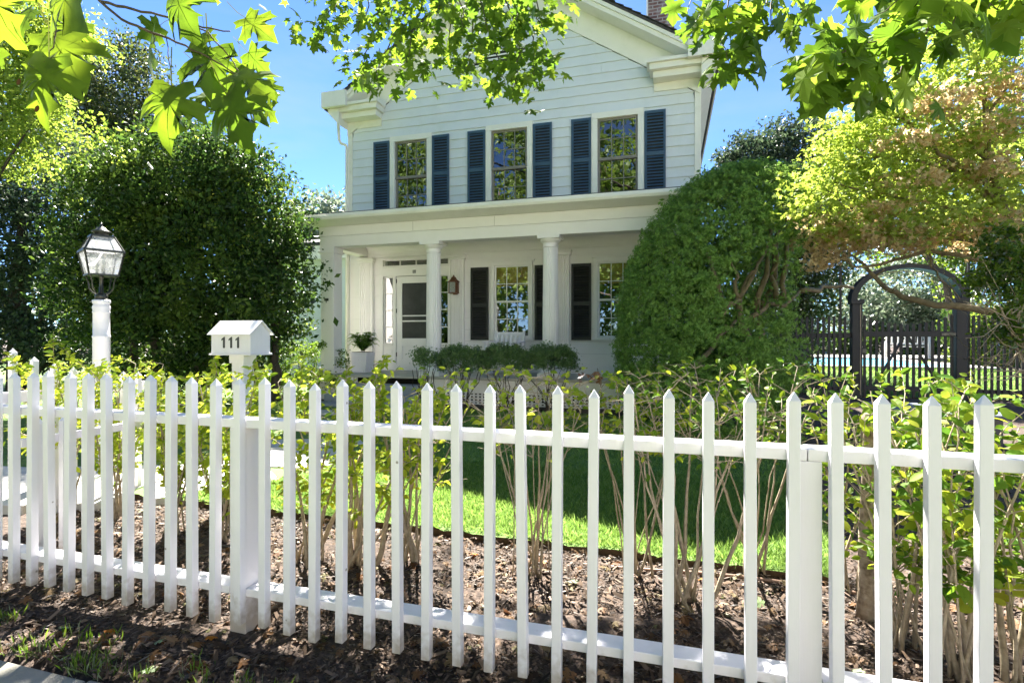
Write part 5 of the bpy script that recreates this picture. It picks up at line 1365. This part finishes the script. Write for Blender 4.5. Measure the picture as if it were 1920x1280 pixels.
# the big maple whose boughs hang in front of the gable
mt2 = thing("maple_tree", (2.2, -1.5, -.1), "large maple whose leafy boughs hang across the gable and the sky at upper right", "tree")
mb = MB(); tb = BASE[mt2.name]
mb.tube([tb, tb + Vector((0, .05, 1.6)), tb + Vector((.05, .1, 3.2)), tb + Vector((0, .3, 5)), tb + Vector((-.2, .8, 8))], [.34, .27, .24, .2, .06], 12)
mb.build("trunk", M_bark, mt2, sm=True)
sing = [mesh_from(*T_maple(.3 + .15 * k, .02, False)[:2], "leaf", [ML_mapleS]) for k in range(4)]
cand = []   # (pos, normal, tip, size)
def spray(pts, z0, z1, n, size, rad, r0):
    "a hanging twig through photograph points with leaves about it"
    P_ = [D(u, v, z0 + (z1 - z0) * i / (len(pts) - 1)) for i, (u, v) in enumerate(pts)]
    Q = [P_[0]]
    for a, b_ in zip(P_[:-1], P_[1:]): Q += wiggle(a, b_, 4, rad * .12)[1:]
    MB().tube(Q, taper(r0, r0 * .25, len(Q) - 1), 6).build("branch", M_twig, mt2, sm=True)
    for k in range(n):
        t_ = random.random() ** .8 * (len(Q) - 1); i = min(len(Q) - 2, int(t_)); q = Q[i].lerp(Q[i + 1], t_ - i)
        off = Vector((random.gauss(0, 1), random.gauss(0, 1), random.gauss(-.25, .8))) * rad * .6
        pos = q + off
        nr = Vector((random.gauss(0, .7), random.gauss(0, .7), random.gauss(.45, .6))) - FWD * .55
        tp = off.normalized() * .5 + Vector((random.gauss(0, .35), random.gauss(0, .35), -.8))
        cand.append((pos, nr, tp, size * random.uniform(.65, 1.2)))
for pts, n in (([(690, -70), (640, -10), (612, 40), (598, 66)], 24), ([(700, -70), (650, 0), (628, 30)], 14), ([(760, -80), (730, 0), (690, 90), (672, 150)], 34), ([(780, -80), (760, 20), (712, 110), (705, 150)], 34),
               ([(720, -70), (690, 0), (668, 60)], 16), ([(800, -80), (790, 20), (770, 80), (762, 120)], 32), ([(840, -80), (840, 30), (842, 90), (850, 130)], 34), ([(880, -80), (890, 20), (885, 90), (872, 130)], 30),
               ([(900, -80), (920, 30), (935, 110), (950, 170)], 38), ([(940, -80), (960, 30), (975, 100), (962, 170)], 34), ([(960, -80), (990, 30), (1002, 100), (1000, 140)], 30), ([(1000, -80), (1010, 20), (1012, 60)], 16),
               ([(860, -80), (830, -10), (800, 50)], 26), ([(920, -80), (900, 0), (915, 60)], 26), ([(1040, -60), (1060, -20), (1058, 6)], 9), ([(760, -60), (740, -10), (728, 50)], 24), ([(980, -60), (985, 0), (968, 50)], 26), ([(850, -60), (860, 0), (868, 50)], 24)):
    spray(pts, 6.6, 5.7, int(n * 2.0), .12, .24, .012)
for pts, n in (([(1300, -60), (1296, 0), (1290, 30)], 7), ([(1370, -80), (1365, 10), (1350, 70), (1372, 125)], 22), ([(1400, -80), (1410, 10), (1400, 60), (1395, 100)], 18), ([(1440, -60), (1445, 10), (1450, 60)], 13), ([(1480, -60), (1500, -10), (1515, 20)], 8), ([(1340, -60), (1335, 10), (1320, 50)], 10), ([(1470, -60), (1440, -10), (1420, 30)], 10)):
    spray(pts, 3.5, 3.1, int(n * 1.3), .12, .12, .006)
for pts, n in (([(1960, -60), (1800, -20), (1680, 60), (1590, 110), (1545, 140)], 34), ([(1700, -80), (1640, 0), (1580, 80), (1560, 120)], 20), ([(1800, -60), (1760, 20), (1700, 110), (1680, 135)], 24), ([(1900, -60), (1820, 10), (1770, 50)], 22), ([(1960, -40), (1890, 0), (1850, 20)], 18), ([(1960, -60), (1900, -20)], 10), ([(1840, -60), (1720, -10), (1640, 30)], 20)):
    spray(pts, 2.7, 2.35, int(n * 1.25), .13, .13, .006)
def depth_of(p): return -p.x * SN + p.y * CS
order = sorted(range(len(cand)), key=lambda i: -(cand[i][3] / depth_of(cand[i][0])) * (1 if (632 - (cand[i][0].z - 1.37) * 1000 / depth_of(cand[i][0])) > -10 else .2))
for r_, i in enumerate(order[:300]):
    pos, nr, tp, sz = cand[i]; put(sing[r_ % 4], "leaf", mt2, pos, quat_from(nr, tp), sz)
rest = [cand[i] for i in order[300:]]
pp = np.array([c[0] for c in rest]); nn = unit(np.array([c[1] for c in rest])); tt = unit(np.array([c[2] for c in rest])); ss = np.array([c[3] for c in rest])
tv, tf, _ = T_maple(.35, .02)
Vr, Fr = scatter(pp, ss, (tv, tf), nn, 3.0, .3, tt, .9)
# the rest of the canopy above the picture: it dapples the ground
cb = [((-4.4, 8.2, 7.6), (3.4, 1.7, 1.1)), ((-1.2, 5.2, 6.8), (2.8, 2.2, 1.0)), ((1.5, 2.6, 6.4), (2.6, 2.4, 1.2)), ((-6.5, 7.0, 7.2), (2.4, 2.2, 1.0)), ((2.0, -.4, 7.2), (3.0, 2.0, 1.4)), ((-1.4, 8.6, 8.0), (2.2, 1.6, .8)), ((-3.0, 1.5, 6.5), (3, 2.2, 1.0))]
p, nr = crown_points(1700, cb, .36, 110, .8)
dz = -p[:, 0] * SN + p[:, 1] * CS
vv = 632 - (p[:, 2] - 1.37) * 1000 / np.maximum(dz, .3)
p = np.concatenate([p[(vv < -14) | (dz < .3)], np.c_[rng.normal(-5.2, .75, 420), rng.normal(6.68, .33, 420), rng.normal(7.3, .3, 420)]])
Vc, Fc = scatter(p, .15, T_star(), None, .9, .7)
V, F = merge([(Vr, Fr), (Vc, Fc)])
tag(tri_mesh("foliage", V, F, ML_maple, mt2), kind="stuff")
for e in ((-4.2, 8.0, 7.4), (-1.2, 5.2, 6.9), (1.6, 3.0, 6.3), (-6, 7, 7.0), (-2.8, 6.2, 6.0), (3.2, 2.4, 5.2), (-3, 1.5, 6.6), (1.0, 2.2, 4.6)):
    s_ = tb + Vector((0, .25, random.uniform(3.4, 5.2))); e = Vector(e)
    MB().tube(wiggle(s_, e, 8, .12), taper(.10, .015, 8), 7).build("bough", M_bark, mt2, sm=True)

# ================================================================ privet shrubs behind the fence
tv, tf = T_oval()
def lv(mat): return [mesh_from(tv * np.array([1 + .12 * k, 1, 1 + 1.2 * k]), tf, "leaf", [mat]) for k in range(3)]
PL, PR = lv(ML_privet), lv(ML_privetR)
def shrub(label, x, y, nst, h, spread, nleaf, mset, size=.049, thick=.009, lowleaf=.35, lean=0.0, shoots=(), extra=0, twlow=3):
    z0 = gzf(x, y)
    t = thing("privet_shrub", (x, y, z0), label, "shrub", "leafy shrubs in the bed behind the picket fence")
    sites = []
    for k in range(nst):
        a = 2 * math.pi * (k + random.random()) / nst; s_ = spread * random.uniform(.35, 1.0)
        e = Vector((x + s_ * math.cos(a) + lean, y + .6 * s_ * math.sin(a), z0 + h * random.uniform(.78, 1.04)))
        b_ = Vector((x + random.gauss(0, .05), y + random.gauss(0, .04), z0 - .05))
        mid = b_.lerp(e, .5) + Vector((-(e.x - x) * random.uniform(-.3, .5) + random.gauss(0, .05), random.gauss(0, .05), random.uniform(0, .08)))
        Q = []
        for i in range(9):
            u_ = i / 8; Q.append(b_ * (1 - u_) ** 2 + mid * 2 * u_ * (1 - u_) + e * u_ ** 2 + Vector((random.gauss(0, .006), random.gauss(0, .006), 0)))
        MB().tube(Q, taper(thick * random.choice((.45, .6, .8, 1.1)), .0022, 8), 6).build("stem", M_stem, t, sm=True)
        for j in range(8):
            i = random.randint(twlow, 8); q = Q[i]
            d_ = Vector((random.gauss(0, .8), random.gauss(0, .6), random.uniform(.1, .9))).normalized() * random.uniform(.10, .26)
            if q.z + d_.z > z0 + h * 1.08: d_.z *= .2
            MB().tube([q, q + d_ * .5 + Vector((0, 0, .012)), q + d_], [.003, .0022, .001], 4).build("twig", M_stem, t)
            for m_ in range(2, 8): sites.append((q + d_ * (m_ / 7), d_.normalized()))
        for i in range(twlow, 9):
            for m_ in range(2):
                p_ = Q[i - 1].lerp(Q[i], random.random())
                if (p_.z - z0) / h > lowleaf or random.random() < .25: sites.append((p_, (Q[i] - Q[i - 1]).normalized()))
    for (du, dv, zz) in shoots:
        e = D(du, dv, zz); b_ = Vector((x, y, z0 + h * .7)); Q = wiggle(b_, e, 7, .015)
        MB().tube(Q, taper(.005, .0012, 7), 5).build("stem", M_stem, t, sm=True)
        for i in range(2, 8):
            for m_ in range(3): sites.append((Q[i - 1].lerp(Q[i], (m_ + .3) / 3), (Q[i] - Q[i - 1]).normalized()))
            for m_ in range(3): sites.append((Q[i - 1].lerp(Q[i], (m_ + .3) / 3), (Q[i] - Q[i - 1]).normalized()))
    random.shuffle(sites)
    big = []
    for k in range(nleaf + extra):
        p_, d_ = sites[k % len(sites)]
        sd = d_.cross(Vector((0, 0, 1))); sd = sd.normalized() if sd.length > .1 else Vector((1, 0, 0))
        ang = random.uniform(0, 2 * math.pi)
        out_ = (sd * math.cos(ang) + d_.cross(sd) * math.sin(ang)) * .9 + d_ * .5 + Vector((0, 0, .1))
        nr = Vector((random.gauss(0, .55), random.gauss(-.55, .55), .8)); sz = size * random.uniform(.55, 1.15)
        p_ = p_ + Vector((random.gauss(0, .008), random.gauss(0, .008), random.gauss(0, .008)))
        if k < nleaf: put(mset[k % 3], "leaf", t, p_, quat_from(nr, out_), sz)
        else: big.append((p_, nr, out_, sz))
    if big:
        V_, F_ = scatter(np.array([b[0] for b in big]), np.array([b[3] for b in big]), (tv, tf), unit(np.array([b[1] for b in big])), 3, .3, unit(np.array([b[2] for b in big])), .9)
        tag(tri_mesh("foliage", V_, F_, ML_privetX, t), kind="stuff")
    return t
ML_privetX = leafmat("inner privet leaf", [(.13, .22, .025), (.2, .28, .03), (.29, .35, .04), (.33, .37, .05)], .55, .45, .12, 1.0)
def at(u, y): p = W(u, 900, y); return p.x
shrub("bright leafy shrub at the left end with a tall upright shoot of paired leaves", at(120, 3.0), 3.0, 9, 1.13, .42, 260, PL, shoots=((100, 622, 3.55), (5, 655, 3.5), (20, 668, 3.6)), extra=1150)
shrub("dense yellow green shrub in front of the white lamp post", at(225, 3.05), 3.05, 10, 1.12, .42, 260, PL, extra=1250, shoots=((112, 640, 3.6),))
shrub("leafy shrub between the lamp post and the mailbox", at(330, 2.95), 2.95, 10, 1.10, .40, 260, PL, extra=1250)
shrub("bushy shrub directly below the mailbox, its top leaves against the mailbox post", at(425, 2.9), 2.9, 10, 1.08, .42, 260, PL, extra=1150, size=.05, shoots=((400, 668, 3.3), (480, 672, 3.3)))
shrub("shrub with thick leaning stems between the mailbox and the porch steps", at(575, 2.8), 2.8, 8, 1.13, .45, 230, PL, thick=.016, lean=.12, extra=800, shoots=((560, 668, 3.1), (600, 690, 3.1)))
shrub("old shrub with slanting trunks in front of the porch steps", at(665, 2.85), 2.85, 8, 1.13, .45, 230, PL, thick=.018, lean=.15, extra=800, shoots=((720, 668, 3.1), (650, 690, 3.0)))
shrub("shrub with grey leaning stems below the first round column", at(770, 2.95), 2.95, 8, 1.18, .40, 230, PL, twlow=4, extra=120, thick=.014, lean=.05, shoots=((800, 690, 3.2), (870, 690, 3.2)))
shrub("shrub with many thin upright stems below the rocking chair", at(995, 3.0), 3.0, 15, 1.12, .36, 200, PL, twlow=6, extra=130, thick=.009, lowleaf=.7, shoots=((905, 685, 3.2), (935, 695, 3.2)))
shrub("sparse shrub with pale forked stems on the lawn side, under the second window", at(1180, 3.15), 3.15, 9, 1.10, .34, 170, PL, twlow=6, extra=80, thick=.008, lowleaf=.75)
shrub("shrub with stout pale stems fanning from one base before the domed yew", at(1300, 2.92), 2.92, 12, 1.15, .44, 240, PR, twlow=6, extra=120, thick=.012, lowleaf=.6, shoots=((1190, 680, 3.0), (1380, 690, 3.0)))
shrub("shrub just before the wide fence post, leafy only at the top", at(1420, 3.3), 3.3, 9, 1.16, .38, 220, PR, twlow=6, extra=60, thick=.010, lowleaf=.65, shoots=((1400, 690, 3.3), (1450, 700, 3.3)))
shrub("leafy shrub behind the sawn off trunk", at(1585, 3.3), 3.3, 8, 1.12, .36, 210, PR, extra=300, thick=.009, lowleaf=.2, shoots=((1600, 700, 3.2),))
shrub("shrub with long arching stems between sawn trunk and gate view", at(1700, 2.75), 2.75, 10, 1.14, .40, 260, PR, extra=300, thick=.011, lowleaf=.25, size=.062, shoots=((1650, 700, 3.0), (1690, 690, 3.0)))
shrub("glossy shrub with a short forked trunk at the right end", at(1800, 2.55), 2.55, 10, 1.14, .38, 280, PR, extra=300, thick=.012, lowleaf=.3, size=.065, shoots=((1820, 695, 2.7), (1780, 715, 2.6)))
shrub("twiggy shrub at the far right edge behind the last pickets", at(1935, 2.6), 2.6, 9, 1.15, .38, 220, PR, extra=300, thick=.014, lowleaf=.3, size=.062)
# dry brown leaf bunch caught in the shrub
t = thing("dead_leaves", tuple(D(1125, 715, 3.1)), "shrivelled bunch of brown leaves hanging in the sparse shrub", "dead leaves")
dl = [mesh_from(*T_maple(.9, .03)[:2], "leaf", [ML_deadleaf])]
for k in range(7): put(dl[0], "leaf", t, D(1118 + random.gauss(0, 11), 706 + random.gauss(0, 6), 3.1), quat_from((random.gauss(0, 1), random.gauss(0, 1), random.gauss(0, 1)), (random.gauss(0, .4), 0, -1)), .045)
MB().tube([D(1120, 690, 3.1), D(1125, 715, 3.1), D(1128, 745, 3.1)], .002, 5).build("stalk", M_twig, t)

# ================================================================ litter and grass
def T_chip(): return np.array([(-.16, 0, 0), (.13, .04, .05), (.16, .9, .02), (-.08, 1, -.03), (0, .5, .07)]), [(0, 1, 4), (1, 2, 4), (2, 3, 4), (3, 0, 4)]
ML_bchip = leafmat("loose bark chip", [(.02, .013, .009), (.052, .034, .022), (.10, .067, .045), (.19, .135, .098)], .02, .7, .2)
def on_ground(n, x0, x1, y0, y1, lift=.01):
    x = rng.uniform(x0, x1, n); y = rng.uniform(y0, y1, n); return np.c_[x, y, gz(x, y) + lift + rng.normal(0, .006, n)]
p = np.concatenate([on_ground(46000, -4.4, 2.0, 1.68, 3.45), on_ground(9000, 1.0, 4.2, 1.7, 4.2), on_ground(7000, 1.2, 5, 4, 9), on_ground(3000, -4, 1.5, 8.15, 8.9)])
p = p[~((p[:, 1] > 3.36) & (p[:, 0] < .9) & (p[:, 1] < 8.1))]
sz = rng.choice([.017, .026, .04, .062], len(p), p=[.45, .35, .15, .05])
V, F = scatter(p, sz, T_chip(), None, 1.0, .55)
tag(tri_mesh("mulch_chips", V, F, ML_bchip), "shredded bark chips covering the planting bed", kind="stuff")
p = np.concatenate([on_ground(1500, -4.4, 1.8, 1.68, 3.4, .018), on_ground(500, 1, 4, 1.7, 6, .02)])
V, F = scatter(p, rng.choice([.03, .045, .06], len(p)), (T_maple(.8, .03)[0] * np.array([.8, 1, 1]), T_maple(.8, .03)[1]), None, .9, .5)
tag(tri_mesh("leaf_litter", V, F, ML_litter), "crumpled old leaves scattered through the mulch", kind="stuff")
# grass
def inpoly(p, poly):
    x, y = p[:, 0], p[:, 1]; r_ = np.zeros(len(p), bool); n = len(poly)
    for i in range(n):
        (x1, y1), (x2, y2) = poly[i], poly[(i + 1) % n]
        c = ((y1 > y) != (y2 > y)); r_ ^= c & (x < (x2 - x1) * (y - y1) / (y2 - y1 + 1e-12) + x1)
    return r_
p = np.concatenate([on_ground(95000, -4.5, 1.6, 3.33, 5.2, .05), on_ground(60000, -7, 1.8, 5.2, 8.3, .05), on_ground(26000, -12, -5, 3.6, 16, .05)])
p = p[inpoly(p, front_lawn)]
for k in range(len(ctl) - 1):
    a = np.array(ctl[k]); b_ = np.array(ctl[k + 1]); ab = b_ - a
    t_ = np.clip(((p[:, :2] - a) @ ab) / (ab @ ab), 0, 1); d_ = np.linalg.norm(p[:, :2] - (a + t_[:, None] * ab), axis=1); p = p[d_ > .62]
V, F = scatter(p, .055, T_blade(), None, .9, .7, np.tile((0, 0, 1.0), (len(p), 1)), .55)
g1 = (V, F)
p2 = on_ground(9000, 2.2, 10, 13.9, 17.2, .03)
g2 = scatter(p2, .11, (T_blade()[0] * np.array([2.5, 1, 1]), T_blade()[1]), None, .6, .5, np.tile((0, 0, 1.0), (len(p2), 1)), .8)
V, F = merge([g1, g2]); tag(tri_mesh("lawn_grass", V, F, ML_grass), "short grass blades of the lawns", kind="stuff")
# tufts by the sidewalk at lower left
pp = []
for k in range(34):
    cx, cy = random.uniform(-3.4, -.9), random.uniform(1.68, 1.90)
    n = random.randint(8, 26); q = np.c_[rng.normal(cx, .035, n), rng.normal(cy, .025, n)]; pp.append(np.c_[q, gz(q[:, 0], q[:, 1]) + .0])
p = np.concatenate(pp)
V, F = scatter(p, .062, (T_blade()[0] * np.array([.8, 1, 1]), T_blade()[1]), None, .5, .6, np.tile((0, 0, 1.0), (len(p), 1)), .75)
tag(tri_mesh("weed_grass", V, F, leafmat("weed blade", [(.04, .09, .01), (.08, .15, .015), (.13, .19, .03)], .45, .5, .3)), "straggly grass tufts along the sidewalk edge", kind="stuff")
# single fallen leaves
dead = [mesh_from(*T_maple(.5 + .3 * k, .03)[:2], "fallen_leaf", [ML_deadleaf]) for k in range(3)]
oran = [mesh_from(*T_maple(.6, .03)[:2], "fallen_leaf", [ML_orange])]
palg = [mesh_from(*T_maple(.35, .02)[:2], "fallen_leaf", [ML_palegreen])]
def fallen(me, x, y, sz, label, group=None, lift=.025):
    o = bpy.data.objects.new("fallen_leaf", me); COL.objects.link(o); o.location = (x, y, gzf(x, y) + lift + (.06 if (y > 3.4 and x < .9) else 0))
    o.rotation_euler = (random.gauss(0, .25), random.gauss(0, .25), random.uniform(0, 6.3)); o.scale = (sz,) * 3
    return tag(o, label, "leaf", group)
for k in range(46): fallen(dead[k % 3], random.uniform(-3.6, 1.6), random.uniform(1.75, 3.25), random.uniform(.05, .08), "curled brown fallen leaf lying on the bark mulch", "brown fallen leaves on the mulch")
for k, (u, v) in enumerate(((600, 985), (655, 982), (743, 985), (887, 1045), (655, 910), (1012, 1062), (1320, 1090))):
    q = G(u, v, .0); fallen(oran[0], q.x, q.y, .05, "bright orange fallen leaf on the ground behind the fence", "orange fallen leaves")
for (u, v, lab) in ((205, 1188, "orange fallen leaf among the weeds between sidewalk and pickets"), (402, 1200, "orange fallen leaf on the mulch beside the square fence post")):
    q = G(u, v, -.06); fallen(oran[0], q.x, q.y, .05, lab)
for (u, v, lab) in ((1074, 1100, "pale green fallen maple leaf upturned on dark mulch near the slender stems"), (1432, 1142, "pale green fallen maple leaf beside the wide post, under the domed yew"), (1615, 1255, "pale green fallen leaf at the foot of the sawn off trunk")):
    q = G(u, v, -.01); fallen(palg[0], q.x, q.y, .055, lab)
for (u, v, lab) in ((130, 1178, "light green fallen leaf among the weeds, nearest the left pickets"), (305, 1200, "round green weed leaf near the foot of the square post"), (290, 1255, "dull green maple leaf at the sidewalk corner")):
    q = G(u, v, -.06); fallen(palg[0], q.x, q.y, .05, lab)
